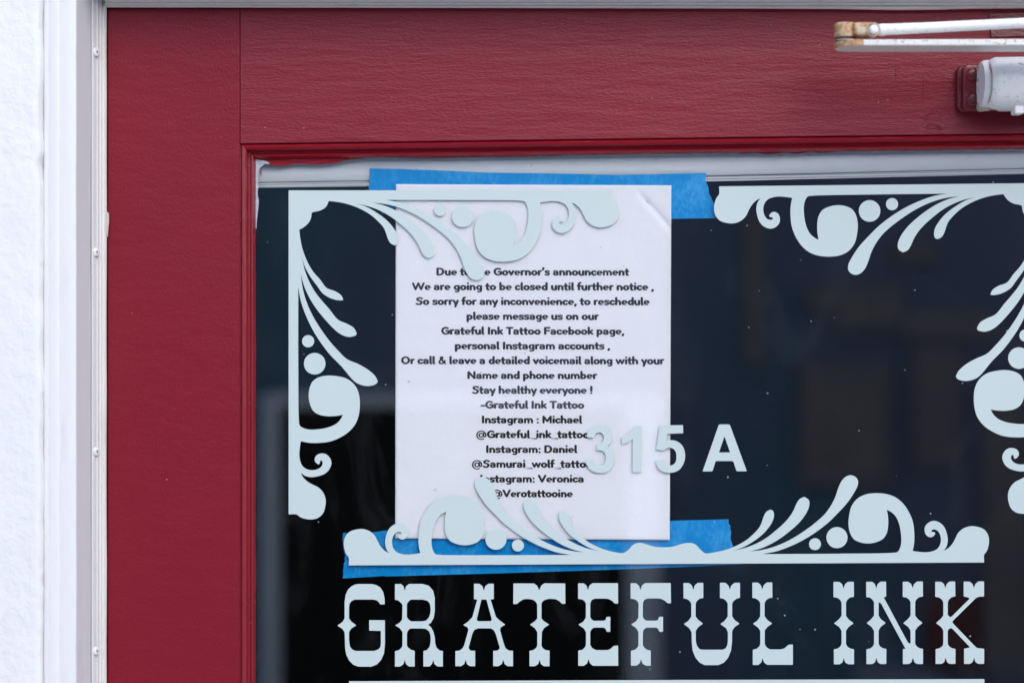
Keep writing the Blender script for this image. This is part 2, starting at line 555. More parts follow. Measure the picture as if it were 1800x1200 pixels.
def hprofile(name, pts, x0, x1, mat, parent, smooth_ang=30, nx=1, dz=None):
    V, F = [], []; n = len(pts)
    for i in range(nx + 1):
        x = x0 + (x1 - x0) * i / nx
        for (b, d) in pts:
            p = P(900, b, d); V.append((x, p.y, p.z + (dz(x) if dz else 0)))
    for i in range(nx):
        for j in range(n):
            k = (j + 1) % n
            F.append((i * n + j, i * n + k, (i + 1) * n + k, (i + 1) * n + j))
    F.append(tuple(range(n))[::-1]); F.append(tuple(nx * n + j for j in range(n)))
    o = link(name, fix_normals(mesh_from(name, V, F)), mat, parent); smooth_by_angle(o, smooth_ang)
    return recenter(o)
xa, xb = P(183.2, 0, 14).x, 2 * XM - P(183.2, 0, 14).x
def lipdz(x):       # the soft lip sags and waves a little along its length
    px = x * K + 900
    s = np.interp(px, [150, 420, 800, 1250, 1480, 1560, 1640, 1700, 1800, 2300], [.0, .2, .9, 1.8, 2.8, 4.6, 4.2, 2.4, 1.6, 1.0])
    return -float(s) / K
hprofile('head_weatherstrip', [(9.6, 5), (9.6, 8.2), (7.8, 9.6), (6.6, 10.5), (5.6, 10.8), (4.4, 10.4), (3.4, 11.4), (1.4, 12.2), (.2, 13.6), (-1.6, 14.6), (-4, 17), (-6, 17), (-6, 1), (3, 1)],
         xa, xb, M['wstrip'], fr)
hprofile('head_seal', [(3.6, 4.2), (4.0, 7.0), (8.4, 8.8), (10.2, 9.0), (12.4, 7.6), (13.6, 5), (13.7, 2.6), (12.8, .8), (9, .6)], P(183.5, 0, 5).x, xb - .006, M['rubber'], fr, 60, 60, lipdz)
hprofile('head_casing', [(-4.2, 26), (-34, 46), (-36, 52), (-40, 55), (-60, 56), (-70, 55), (-80, 62), (-84, 64.5), (-92, 64.5), (-94, 46), (-94, -30), (-4.2, -30)], P(135.5, 0, 84).x + .001, 2 * XM - P(135.5, 0, 84).x - .001, M['casing'], fr)
box('threshold', P(160, 0, 0).x, 2 * XM - P(160, 0, 0).x, -.09, .12, .0005, .012, M['steel'], fr)

def screw_mesh(r, h, slot):
    bm = bmesh.new()
    rings = [(1.0, 0), (1.0, .25), (.93, .55), (.72, .85), (.42, 1.0)]
    n = 20; prev = None
    for (rr, hh) in rings:
        cur = [bm.verts.new((r * rr * math.cos(2 * math.pi * i / n), r * rr * math.sin(2 * math.pi * i / n), h * hh)) for i in range(n)]
        if prev:
            for i in range(n): bm.faces.new((prev[i], prev[(i + 1) % n], cur[(i + 1) % n], cur[i]))
        prev = cur
    bm.faces.new(prev)
    for f in bm.faces: f.smooth = True; f.material_index = 0
    # cross recess: two dark little bars sunk flush with the crown
    nb = len(bm.faces)
    for a in (0, 1):
        lx, ly = (r * .36, r * .10) if a == 0 else (r * .10, r * .36)
        z = h * 1.0 + (.00006 if a else .00009)
        vs_ = [bm.verts.new((sx * lx, sy * ly, z)) for sx, sy in ((-1, -1), (1, -1), (1, 1), (-1, 1))]
        f = bm.faces.new(vs_); f.material_index = 1
    me = bpy.data.meshes.new('screw'); bm.to_mesh(me); bm.free()
    return me
sm = screw_mesh(.0036, .0015, 1)
sm.materials.append(M['wstrip']); sm.materials.append(M['slot'])
nrm = Vector((.78, -.62, 0)).normalized()
q = nrm.to_track_quat('Z', 'Y').to_matrix().to_4x4() @ Matrix.Rotation(.5, 4, 'Z')
for i, py in enumerate((92, 443, 793, 1143)):
    s = bpy.data.objects.new('screw', sm); C.objects.link(s)
    p = P(168.8, py, 17.4)
    s.parent = ws
    s.matrix_basis = Matrix.Translation(p - ws.location - fr.location) @ q @ Matrix.Rotation(random.uniform(0, 1.5), 4, 'Z')
# stray scrap of dried caulk on the seal edge
bm = bmesh.new()
pts = [(187.2, 372, 8), (190.2, 375, 6), (190.6, 388, 5.5), (189.4, 402, 6), (188.2, 416, 6.5), (186.8, 412, 8)]
vs_ = [bm.verts.new(P(*p)) for p in pts]
f = bm.faces.new(vs_)
ex = bmesh.ops.extrude_face_region(bm, geom=[f])
for v in ex['geom']:
    if isinstance(v, bmesh.types.BMVert): v.co.y += .003
recenter(bm_obj('caulk_scrap', bm, M['rubber'], fr))

# ------------------------------------------------------------------ door
door = empty('door', P(1208, 4490, 0), 'dark red painted wooden door with a large glass pane', 'door')
PX_R = 188 + .914 * K
PY_B = 4480
def top_y(x): return 252.6 - (x - 422) * .0128     # the rail's lower edge runs slightly uphill

def slab(name, loop, d0, d1, mat, bev=.0008):
    V, F = [], []
    n = len(loop)
    bm = bmesh.new()
    fr_ = [bm.verts.new(P(x, y, d1)) for x, y in loop]
    f = bm.faces.new(fr_)
    ex = bmesh.ops.extrude_face_region(bm, geom=[f])
    s = (D - d0 / 1000) / (D - d1 / 1000)
    for v in ex['geom']:
        if isinstance(v, bmesh.types.BMVert): v.co.y = -d0 / 1000
    if bev: bmesh.ops.bevel(bm, geom=[e for e in bm.edges], offset=bev, segments=2, affect='EDGES', profile=.5)
    return recenter(bm_obj(name, bm, mat, door))

LX = 421.4
slab('stile', [(188.6, 14.6), (LX, 14.6), (LX, PY_B), (188.6, PY_B)], -45, 0, M['red_stile'])
slab('stile', [(1995.4, 14.6), (PX_R, 14.6), (PX_R, PY_B), (1995.4, PY_B)], -45, 0, M['red_stile'])
slab('top_rail', [(LX + .7, 14.6), (1995, 14.6), (1995, top_y(1995)), (LX + .7, top_y(LX))], -45, -.06, M['red_rail'], .0006)
slab('bottom_rail', [(LX + .7, 3850), (1995, 3850), (1995, PY_B), (LX + .7, PY_B)], -45, -.06, M['red_rail'])

# sticking round the glass: (offset inward px, depth mm)
prof = [(-.3, -1.2), (.4, -2.8), (1.6, -3.0), (2.2, -1.9), (3.6, -1.0), (6, -1.0), (9, -1.9), (11.6, -3.4), (12.6, -5.0), (13.2, -7.4), (15.5, -8.8), (18.2, -9.2), (18.8, -8.3), (20.4, -7.9),
        (22.6, -8.3), (23.4, -9.6), (25.5, -11.6), (27.6, -13.2), (28.2, -14.4)]
def moulding(name, inner_a, inner_b, mat, nseg=60, jit=.00012):
    V, F = [], []; n = len(prof)
    rnd = random.Random(len(name) + int(inner_a(0)[0]))
    for i in range(nseg + 1):
        t = i / nseg
        jz = rnd.uniform(-1, 1) * jit
        for k, (o, d) in enumerate(prof):
            a, b = inner_a(o), inner_b(o)
            p = P(a[0] + (b[0] - a[0]) * t, a[1] + (b[1] - a[1]) * t, d)
            if 4 < k: p.y += jz * (1 if k < n - 1 else 0)
            if k == n - 1:
                dirn = (b[0] - a[0]), (b[1] - a[1])
                jj = rnd.uniform(-.2, 1) * .0004
                if abs(dirn[0]) > abs(dirn[1]): p.z += jj
                else: p.x -= jj
            V.append(p)
    for i in range(nseg):
        for k in range(n - 1):
            F.append((i * n + k, i * n + k + 1, (i + 1) * n + k + 1, (i + 1) * n + k))
    me = mesh_from(name, V, F)
    # make normals face the camera side
    s = sum(p.normal.y * p.area for p in me.polygons)
    if s > 0: me.flip_normals()
    o = link(name, me, mat, door); smooth_by_angle(o, 40)
    return recenter(o)
XR = 1995
tl = lambda o: (LX + .6 + o, top_y(LX) + o)
tr_ = lambda o: (XR - o, top_y(XR) + o)
bl = lambda o: (LX + .6 + o, 3850 - o)
br = lambda o: (XR - o, 3850 - o)
moulding('moulding', tl, bl, M['red_gloss'], 240)
moulding('moulding', tl, tr_, M['red_gloss_h'], 120)
moulding('moulding', tr_, br, M['red_gloss'])
moulding('moulding', bl, br, M['red_gloss_h'])
GF, GB = -14.5, -15.7      # glass faces, mm
pane = slab('glass_pane', [(LX + 20, 255), (XR - 20, 235), (XR - 20, 3840), (LX + 20, 3840)], GB, GF, M['glass'], 0)
pane.visible_shadow = True

# red paint dragged over the top of the glass, and a line of old caulk in the corner
sm1 = [(449, 278.5), (520, 277.6), (600, 276.7), (640, 276.4), (640, 278.5), (612, 281.5), (598, 284.6), (585, 287.2), (560, 289.0), (535, 288.2), (515, 288.8), (498, 291.4), (484, 291.8), (474, 289.6), (466, 284), (455, 283.5)]
sm2 = [(1290, 266), (1480, 263.6), (1480, 266.4), (1440, 268.6), (1425, 267.6), (1402, 270.0), (1380, 269.0), (1352, 271.4), (1330, 269.4), (1300, 270.2)]
sm3 = [(700, 275.4), (850, 273.8), (1000, 272), (1000, 273.4), (930, 275.6), (850, 276.4), (760, 278.0), (700, 277.6)]
plate('paint_smear', [[crom(sm1)], [crom(sm2)], [crom(sm3)], [[(458.5, 300.5), (460.2, 301), (458.8, 308.5), (457.6, 308.4)]],
                      [[(1420, 273.2), (1428, 272.8), (1427, 273.8), (1421, 274.2)]], [[(1368, 273.6), (1378, 273.2), (1377, 274.4), (1369, 274.6)]]], GF + .02, GF + .18, M['red_gloss_h'], door)
rnd = random.Random(5)
ca = [(448.5, 280), (456, 281.5), (464, 282.2), (470, 284.2), (474.6, 287.4), (470, 288.4), (465, 287.6), (463, 291), (458.5, 293.5), (456, 298), (454.2, 306), (453.6, 318), (454, 330), (452.8, 340), (454.6, 352), (454.2, 362), (452.6, 378), (451.2, 392), (450.5, 402), (448.5, 402)]
plate('caulk', [[crom(ca)]], GF + .05, GF + 1.3, M['caulk'], door)
# little white chips where the paint has flaked along the top edge
chips = []
for i in range(46):
    x = rnd.choice([rnd.uniform(900, 1180), rnd.uniform(1500, 1800), rnd.uniform(1700, 1800)])
    y = top_y(x) + 28.2 + rnd.uniform(-1.2, 1.4)
    a = rnd.uniform(.8, 4.0); b = rnd.uniform(.4, 1.1)
    chips.append([[(x + a * math.cos(t) * rnd.uniform(.7, 1), y + b * math.sin(t) * rnd.uniform(.7, 1)) for t in (0, 1, 2, 3, 4.2, 5.2)]])
plate('flaked_paint', chips, GF + .3, GF + .55, M['caulk'], door)
# thick old paint ridges on the rail: the outline of a former fitting, a knot and a filled patch
def ridge(path, wpx, h):
    V, F = [], []
    n = 6
    for i, (x, y) in enumerate(path):
        a = path[max(0, i - 1)]; b = path[min(len(path) - 1, i + 1)]
        t = Vector((b[0] - a[0], b[1] - a[1])); t.normalize(); nn = Vector((-t.y, t.x))
        taper = math.sin(math.pi * (i + .3) / (len(path) - .4)) ** .5
        for k in range(n):
            u = -1 + 2 * k / (n - 1)
            V.append(P(x + nn.x * u * wpx * taper, y + nn.y * u * wpx * taper, -.12 + h * taper * (1 - u * u)))
    for i in range(len(path) - 1):
        for k in range(n - 1):
            F.append((i * n + k, i * n + k + 1, (i + 1) * n + k + 1, (i + 1) * n + k))
    return V, F
VV, FF = [], []
ridges = [([(1623 + rnd.uniform(-.6, .6), 126 + i * 5) for i in range(12)], 1.6, .5),
          ([(1575 + rnd.uniform(-.6, .6), 112 + i * 4) for i in range(9)], 1.3, .4),
          ([(1628, 224), (1631, 220), (1637, 218), (1645, 220), (1652, 223), (1658, 228)], 2.0, .9),
          ([(1632, 228), (1640, 225.5), (1648, 226), (1655, 230)], 2.0, .9),
          ([(1622, 212), (1632, 210), (1643, 212), (1652, 215)], 1.4, .5),
          ([(1625, 205), (1634, 200), (1642, 192), (1650, 196), (1656, 206)], 1.5, .5),
          ([(1640, 186), (1652, 188), (1662, 193), (1672, 203)], 1.3, .45)]
for i in range(14):
    x = rnd.uniform(1628, 1668); y = rnd.uniform(110, 185); l = rnd.uniform(8, 22); a = rnd.uniform(-.5, .9)
    ridges.append(([(x + l * t * math.cos(a + t * .6), y + l * t * math.sin(a + t * .6)) for t in (0, .2, .4, .6, .8, 1)], 1.0, .28))
for i in range(18):
    x = rnd.uniform(1690, 1790); y = rnd.uniform(18, 32); l = rnd.uniform(10, 22); a = rnd.uniform(-.8, -.4)
    ridges.append(([(x + l * t * math.cos(a), y + l * t * math.sin(a)) for t in (0, .25, .5, .75, 1)], 1.0, .28))
for r_ in ridges:
    v, f = ridge(*r_); b = len(VV); VV += v; FF += [tuple(i + b for i in q_) for q_ in f]
me = mesh_from('paint_ridge', VV, FF)
for p_ in me.polygons:
    pass
bm = bmesh.new(); bm.from_mesh(me)
for f_ in bm.faces:
    if f_.normal.y > 0: f_.normal_flip()
bm.to_mesh(me); bm.free()
recenter(link('paint_ridge', me, M['red_rail'], door, smooth=True))
slab('patch_plate', [(1738, 24), (1842, 20), (1842, 64), (1742, 66)], -.2, 1.6, M['red_plate'], .0006)

# ------------------------------------------------------------------ blind rail behind the glass
hr = empty('blind_headrail', P(1208, 318, -45), 'grey metal blind rail with a perforated strip behind the top of the glass', 'blind rail')
def rail_y(x): return np.interp(x, [400, 460, 1250, 1800, 2000], [321.5, 321, 309.5, 296.5, 293])
def strip_shape(y0, y1, xs, d): return [P(x, rail_y(x) + y0, d) for x in xs]
xs = [430, 460, 700, 1000, 1250, 1500, 1800, 1985]
VV, FF = [], []
rp = [(-80, -23), (-50, -22.4), (-30, -21.4), (-14, -20.6), (-5, -21), (-.8, -22), (.2, -25), (.2, -50), (-80, -50)]
for x in xs:
    for (o, d) in rp: VV.append(P(x, rail_y(x) + o, d))
n = len(rp)
for i in range(len(xs) - 1):
    for k_ in range(n):
        j = (k_ + 1) % n
        FF.append((i * n + k_, i * n + j, (i + 1) * n + j, (i + 1) * n + k_))
FF.append(tuple(range(n))); FF.append(tuple((len(xs) - 1) * n + i for i in range(n)))
o = link('rail', fix_normals(mesh_from('rail', VV, FF)), M['rail'], hr); smooth_by_angle(o, 40); recenter(o)
VV, FF = [], []
rp = [(.8, -22.6), (9.3, -22.6), (9.6, -25), (.8, -25)]
n = 4
for x in xs:
    for (o_, d) in rp: VV.append(P(x, rail_y(x) + o_, d))
for i in range(len(xs) - 1):
    for k_ in range(n):
        j = (k_ + 1) % n
        FF.append((i * n + k_, i * n + j, (i + 1) * n + j, (i + 1) * n + k_))
FF.append((0, 1, 2, 3)); FF.append(tuple((len(xs) - 1) * n + i for i in range(n)))

# the strip's object axes run along it so the perforation follows its slope
a = P(460, rail_y(460) + 5, -22.6); b = P(1800, rail_y(1800) + 5, -22.6)
me = fix_normals(mesh_from('perforated_strip', VV, FF))
o = bpy.data.objects.new('perforated_strip', me); C.objects.link(o); me.materials.append(M['perf'])
ang = math.atan2(b.z - a.z, b.x - a.x)
mw = Matrix.Translation(a) @ Matrix.Rotation(-ang, 4, 'Y')
me.transform(mw.inverted())
o.parent = hr; o.matrix_basis = Matrix.Translation(-hr.location) @ mw

# ------------------------------------------------------------------ vinyl ornaments on the glass
V0, V1 = GF + .02, GF + .11
ARM = [(46,254),(46,300),(34,316),(25,335),(17,380),(25,420),(50,450),(90,464),(130,466),(170,452),(200,425),(215,395),(235,360),(262,333),(285,322),
 (268,345),(260,380),(265,420),(280,460),(305,485),(340,497),(370,488),(392,465),(396,440),(388,415),(368,401),(350,403),(337,415),(333,425),(340,431),(350,431),(357,436),(352,444),(335,446),(318,437),(304,412),(300,385),(306,355),(325,330),(355,317),(390,312),(440,316),(466,320),
 (457,370),(457,430),(465,490),(490,550),(525,600),(570,635),(620,652),(680,657),(740,650),(790,625),(825,580),(840,520),(843,470),(833,420),(810,385),(770,367),(725,362),(680,370),(640,390),(618,425),(610,470),(611,520),(618,560),
 (592,547),(565,520),(545,475),(535,420),(533,370),(541,335),(555,313),(570,309),(900,301),(1352,296),
 (1270,312),(1180,345),(1100,385),(1030,430),(960,485),(900,545),(850,600),(810,660),(790,700),(787,728),(800,750),(830,762),(860,752),(885,725),(905,680),(920,635),(945,585),(985,530),(1040,480),(1100,435),(1170,390),(1240,355),(1310,330),(1370,317),(1427,311),
 (1370,325),(1310,350),(1250,385),(1190,430),(1130,485),(1090,540),(1073,585),(1077,615),(1102,633),(1130,620),(1150,590),(1165,555),(1190,515),(1225,475),(1270,435),(1320,395),(1380,360),(1450,332),(1525,315),
 (1470,332),(1410,365),(1350,410),(1310,455),(1287,495),(1281,525),(1287,550),(1302,557),(1325,545),(1340,520),(1350,490),(1365,455),(1395,420),(1440,380),(1500,345),(1570,318),(1640,303),(1680,299)]
SL = .0103
def loc(c): return ((c[0] - 46) / 3.269, (c[1] - 254 + (c[0] - 46) * SL) / 3.269)
ARM_H = [loc(c) for c in ARM]
DOTS = [(*loc((911, 395)), 62 / 3.269), (*loc((1040, 356)), 35 / 3.269)]
# the upright arms have tears with a sharper lower tip
def vloc(c, ox, oy): return (903 - (oy + c[1] / 4), ox + c[0] / 4 - 508)
t1 = [vloc(c, 450, 550) for c in [(700, 482), (750, 505), (800, 510), (845, 497), (860, 478), (840, 440), (790, 395), (720, 355), (640, 320)]]
t2 = [vloc(c, 450, 550) for c in [(560, 118), (610, 153), (660, 166), (704, 156), (711, 140), (690, 102), (640, 72), (580, 45)]]
t3 = [vloc(c, 450, 250) for c in [(470, 1058), (530, 1095), (590, 1109), (617, 1106), (602, 1074), (560, 1045), (500, 1022)]]
def swap_tip(arm, tip_from, tip_to, new):
    i = ARM.index(tip_from); j = ARM.index(tip_to)
    return arm, i, j, new
ARM_V = list(ARM_H)
for (a_, b_, new) in sorted([((850, 600), (945, 585), t1), ((1130, 485), (1190, 515), t2), ((1310, 455), (1365, 455), t3)], key=lambda q_: -ARM.index(q_[0])):
    i, j = ARM.index(a_), ARM.index(b_)
    ARM_V[i:j + 1] = new
SCAL = [(65.5, 29.25), (55.5, 35.5), (41.75, 38.75), (40.5, 40.5), (39.6, 48), (35.5, 56.75), (25.5, 65.5)]

def mapper(origin, du, dv, sc=1.0):
    return lambda p: (origin[0] + sc * (p[0] * du[0] + p[1] * dv[0]), origin[1] + sc * (p[0] * du[1] + p[1] * dv[1]))

def corner_ornament(corner, hx, slope, L, label):
    """corner = photo point of the outer corner; hx = -1 if the level arm runs towards +x"""
    # local corner frame: e1 along the level arm away from the corner, e2 down
    e1 = (-hx, 0 + slope * -hx); e2 = (0.0, 1.0)
    mH = mapper((corner[0] + e1[0] * L, corner[1] + e1[1] * L), (-e1[0], -e1[1]), e2)
    mV = mapper((corner[0] + e2[0] * (L - 1.5), corner[1] + e2[1] * (L - 1.5)), (0, -1), e1)
    mS = mapper(corner, e1, e2)
    loop = [mH(p) for p in ARM_H] + [mS(p) for p in SCAL] + [mV(p) for p in ARM_V[::-1]] + [corner]
    t = empty('corner_ornament', P(corner[0], corner[1] + L, GF), label, 'decal', 'scrollwork decals on the door glass')
    plate('scroll', [[crom(loop)]], V0, V1, M['vinyl'], t)
    for m in (mH, mV):
        for (u, v, r) in DOTS:
            c = m((u, v)); plate('dot', [[circle(c[0], c[1], r)]], V0, V1, M['vinyl'], t)
    return t
corner_ornament((507.3, 334.6), -1, 0.0, 570.5, 'pale scrollwork decal in upper left glass corner, partly over the paper notice')
corner_ornament((1837, 321.8), 1, -SL, 573, 'pale scrollwork decal in upper right of the glass, clear of the paper notice')

t = empty('base_ornament', P(1171, 992, GF), 'wide symmetrical pale scrollwork decal just above the large lettering', 'decal', 'scrollwork decals on the door glass')
sc = .978
yl, yr = 993.0, 988.0
sl_ = (yr - yl) / (1730 - 613)
mL = mapper((613, yl), (1, sl_), (0, -1), sc)
mR = mapper((1730, yr), (-1, -sl_), (0, -1), sc)
bump_ = [(1095, 971.3), (1102.5, 967.5), (1112.5, 957.5), (1122.5, 953.3), (1131.5, 954.5), (1150, 960), (1167.5, 961.3), (1185, 959.5), (1200, 955), (1211.5, 953.3), (1222.5, 956.3), (1230, 963.8), (1240, 971.8)]
loop = [mL(p) for p in ARM_H[:-1]] + bump_ + [mR(p) for p in ARM_H[:-1][::-1]]
plate('scroll', [[crom(loop)]], V0, V1, M['vinyl'], t)
for m in (mL, mR):
    for (u, v, r) in DOTS:
        c = m((u, v)); plate('dot', [[circle(c[0], c[1], r * sc)]], V0, V1, M['vinyl'], t)

# ------------------------------------------------------------------ lettering
LET = {
'G': (570,1000,4,[[(240,103),(330,103),(365,110),(395,128),(415,160),(424,205),(425,245),(393,246),(385,232),(370,218),(345,212),(215,212),(192,222),(178,240),(174,270),(174,345),(190,367),(225,393),(190,415),(174,440),(174,500),(180,540),(195,562),(220,573),(350,573),(380,562),(395,545),(398,520),(398,432),(316,430),(316,357),(426,357),(427,520),(420,590),(400,635),(370,668),(330,683),(240,683),(205,670),(175,640),(155,600),(147,555),(143,440),(128,418),(92,395),(128,370),(143,345),(143,230),(150,180),(165,145),(190,120),(215,107)]]),
'R': (570,1000,4,[[(497,103),(540,103),(557,118),(566,150),(575,118),(597,102),(690,102),(735,115),(765,150),(777,200),(777,290),(770,340),(750,375),(730,390),(750,405),(768,440),(777,480),(780,520),(790,550),(812,570),(834,573),(834,682),(797,682),(775,665),(766,636),(757,665),(740,682),(697,682),(697,573),(720,568),(740,545),(748,515),(748,470),(738,435),(715,418),(690,415),(605,415),(590,428),(581,450),(581,535),(590,550),(610,565),(636,572),(636,682),(597,682),(575,665),(566,634),(557,665),(535,682),(497,682),(497,575),(525,567),(545,548),(550,535),(550,440),(530,412),(498,393),(530,375),(548,352),(550,250),(540,235),(520,218),(497,213)],
   [(610,212),(690,212),(725,220),(742,240),(748,270),(746,310),(735,340),(715,360),(690,365),(610,365),(592,352),(581,335),(581,245),(592,225)]]),
'A': (570,1000,4,[[(1053,101),(1090,101),(1112,118),(1122,150),(1132,118),(1155,101),(1192,101),(1192,210),(1175,210),(1170,214),(1207,335),(1235,360),(1272,388),(1240,408),(1236,428),(1263,525),(1275,555),(1300,571),(1327,571),(1327,680),(1290,680),(1268,665),(1258,634),(1248,665),(1225,680),(1188,680),(1188,572),(1218,570),(1232,558),(1233,545),(1205,450),(1190,425),(1170,414),(1080,414),(1055,425),(1042,450),(1016,545),(1018,560),(1030,571),(1061,571),(1061,680),(1025,680),(1003,665),(994,634),(984,665),(960,680),(922,680),(922,573),(950,571),(972,555),(985,530),(1013,428),(1008,408),(977,391),(1010,368),(1042,335),(1075,216),(1070,210),(1053,210)],
   [(1105,212),(1140,212),(1178,350),(1172,364),(1080,364),(1072,352)]]),
'T': (570,1000,4,[[(1330,99),(1475,99),(1497,115),(1511,148),(1525,115),(1547,98),(1694,99),(1695,241),(1672,242),(1655,225),(1630,210),(1600,207),(1575,207),(1545,217),(1530,232),(1527,248),(1527,345),(1545,365),(1581,387),(1545,412),(1530,440),(1527,535),(1535,552),(1555,567),(1584,571),(1584,680),(1545,680),(1523,665),(1514,634),(1504,665),(1480,680),(1443,680),(1443,572),(1470,567),(1490,552),(1498,535),(1498,440),(1480,412),(1446,388),(1480,365),(1498,345),(1497,245),(1485,225),(1465,212),(1430,207),(1400,210),(1375,225),(1355,243),(1329,243)]]),
'E': (1000,1000,4,[[(65,98),(105,98),(124,115),(134,146),(144,115),(165,97),(345,97),(347,239),(322,240),(305,222),(280,208),(255,205),(185,205),(160,215),(150,240),(150,335),(160,352),(175,361),(245,361),(258,355),(264,335),(291,333),(291,438),(266,438),(258,418),(245,409),(175,409),(158,422),(150,440),(150,530),(162,552),(190,567),(270,567),(292,560),(315,537),(346,535),(347,677),(170,677),(148,660),(138,630),(128,660),(105,677),(66,677),(66,570),(95,565),(115,545),(120,530),(120,440),(105,415),(67,388),(100,368),(119,342),(120,238),(108,220),(90,210),(65,207)]]),
'F': (1000,1000,4,[[(434,97),(473,97),(493,115),(503,146),(513,115),(535,96),(716,96),(718,238),(693,238),(676,221),(650,207),(625,204),(555,204),(530,214),(520,240),(520,333),(530,350),(545,360),(615,360),(628,354),(633,334),(662,332),(662,438),(636,438),(628,418),(615,409),(545,409),(527,422),(520,440),(520,530),(530,550),(550,565),(575,570),(576,676),(540,676),(516,660),(507,630),(497,660),(475,676),(436,676),(436,570),(465,565),(485,545),(489,530),(489,440),(475,415),(437,386),(470,367),(489,340),(490,238),(478,220),(460,209),(434,206)]]),
'U': (1000,1000,4,[[(806,96),(845,96),(864,112),(875,143),(886,112),(905,95),(945,95),(945,201),(920,205),(900,222),(891,240),(891,332),(910,355),(943,381),(910,405),(892,432),(892,500),(900,535),(915,557),(935,564),(1080,564),(1102,555),(1115,530),(1118,495),(1118,440),(1105,412),(1065,384),(1095,362),(1117,332),(1117,240),(1105,220),(1085,205),(1062,202),(1062,94),(1100,94),(1121,112),(1132,142),(1143,112),(1165,94),(1203,94),(1203,200),(1180,205),(1158,222),(1148,240),(1148,330),(1165,355),(1200,381),(1165,405),(1148,432),(1147,510),(1140,570),(1120,620),(1090,655),(1050,672),(955,672),(920,655),(890,620),(870,570),(864,510),(863,440),(845,412),(808,384),(840,362),(861,332),(861,240),(850,222),(830,208),(806,204)]]),
'L': (1000,1000,4,[[(1290,93),(1330,93),(1349,110),(1360,140),(1371,110),(1392,92),(1430,92),(1431,198),(1405,203),(1385,218),(1376,238),(1376,330),(1395,355),(1429,380),(1395,405),(1377,430),(1377,525),(1390,548),(1415,562),(1490,562),(1515,555),(1545,529),(1575,528),(1575,670),(1395,670),(1373,655),(1362,625),(1352,655),(1330,671),(1293,671),(1293,564),(1320,558),(1340,540),(1346,525),(1346,432),(1330,408),(1294,382),(1325,360),(1345,332),(1346,238),(1335,218),(1315,205),(1290,200)]]),
'I': (1400,1000,4.5,[[(293,99),(340,99),(362,118),(373,152),(384,118),(408,98),(454,98),(455,217),(425,222),(402,240),(392,262),(392,368),(412,395),(452,425),(412,455),(392,485),(392,590),(405,612),(430,627),(455,631),(456,749),(410,750),(386,735),(375,700),(364,735),(342,750),(296,750),(296,632),(325,626),(348,608),(357,590),(357,485),(338,455),(298,427),(335,395),(357,368),(357,262),(345,240),(322,224),(293,220)]]),
'N': (1400,1000,4.5,[[(552,98),(600,98),(620,116),(631,150),(643,116),(665,97),(709,97),(710,215),(690,221),(880,575),(893,586),(903,584),(903,485),(885,455),(845,425),(880,395),(903,366),(903,260),(893,240),(870,222),(841,218),(841,98),(885,98),(908,116),(919,149),(930,116),(955,96),(1000,96),(1001,214),(970,220),(948,238),(939,260),(939,366),(960,393),(998,423),(960,453),(939,483),(939,588),(950,608),(975,624),(1001,628),(1001,747),(955,748),(932,733),(921,698),(910,733),(888,748),(842,748),(842,630),(862,627),(858,618),(672,275),(662,263),(650,263),(650,366),(667,393),(707,423),(667,453),(650,483),(650,588),(660,608),(685,624),(711,629),(711,747),(665,748),(643,733),(632,698),(621,733),(600,748),(554,748),(554,631),(585,625),(605,608),(614,590),(614,485),(595,455),(556,425),(590,395),(614,366),(614,260),(602,240),(580,222),(552,219)]]),
'K': (1400,1000,4.5,[[(1098,98),(1145,98),(1167,116),(1178,148),(1189,116),(1212,96),(1256,96),(1257,213),(1228,220),(1205,240),(1197,262),(1197,358),(1210,375),(1225,376),(1370,232),(1360,222),(1323,214),(1323,97),(1370,97),(1393,116),(1404,147),(1415,116),(1440,95),(1484,95),(1484,214),(1445,216),(1420,226),(1240,403),(1233,418),(1243,432),(1410,605),(1430,622),(1485,627),(1485,746),(1440,747),(1416,732),(1405,697),(1394,732),(1372,747),(1326,747),(1326,627),(1368,618),(1370,612),(1235,470),(1225,464),(1207,470),(1197,485),(1197,590),(1210,610),(1232,624),(1258,628),(1258,746),(1212,747),(1191,732),(1180,697),(1169,732),(1148,747),(1101,747),(1101,630),(1130,624),(1155,605),(1162,588),(1162,483),(1145,455),(1104,424),(1140,393),(1162,366),(1162,260),(1150,238),(1128,222),(1098,217)]]),
}
def rounded(l, r=.35):
    """clip each corner a little, as a plotter knife does"""
    out = []; n = len(l)
    for i in range(n):
        a, b, c = Vector(l[i - 1]), Vector(l[i]), Vector(l[(i + 1) % n])
        da, dc = (a - b), (c - b)
        ra = min(r, da.length * .3); rc = min(r, dc.length * .3)
        out.append(tuple(b + da.normalized() * ra)); out.append(tuple(b + dc.normalized() * rc))
    return out
t = empty('shop_lettering', P(1170, 1168, GF), 'large pale western style lettering reading GRATEFUL INK on the glass', 'lettering')
for ch in 'GRATEFULINK':
    ox, oy, s_, loops = LET[ch]
    L_ = [rounded([(ox + x / s_, oy + y / s_) for x, y in l]) for l in loops]
    plate('letter', [L_], V0, V1, M['vinyl'], t)
o = plate('underline_stripe', [[[(613.5, 1196.4), (1170, 1194.2), (1729.5, 1192.6), (1730.5, 1194), (1730.5, 1209), (613.5, 1213)]]], V0, V1, M['vinyl'])
tag(o, 'pale horizontal vinyl stripe below the large lettering at the bottom edge', 'decal')

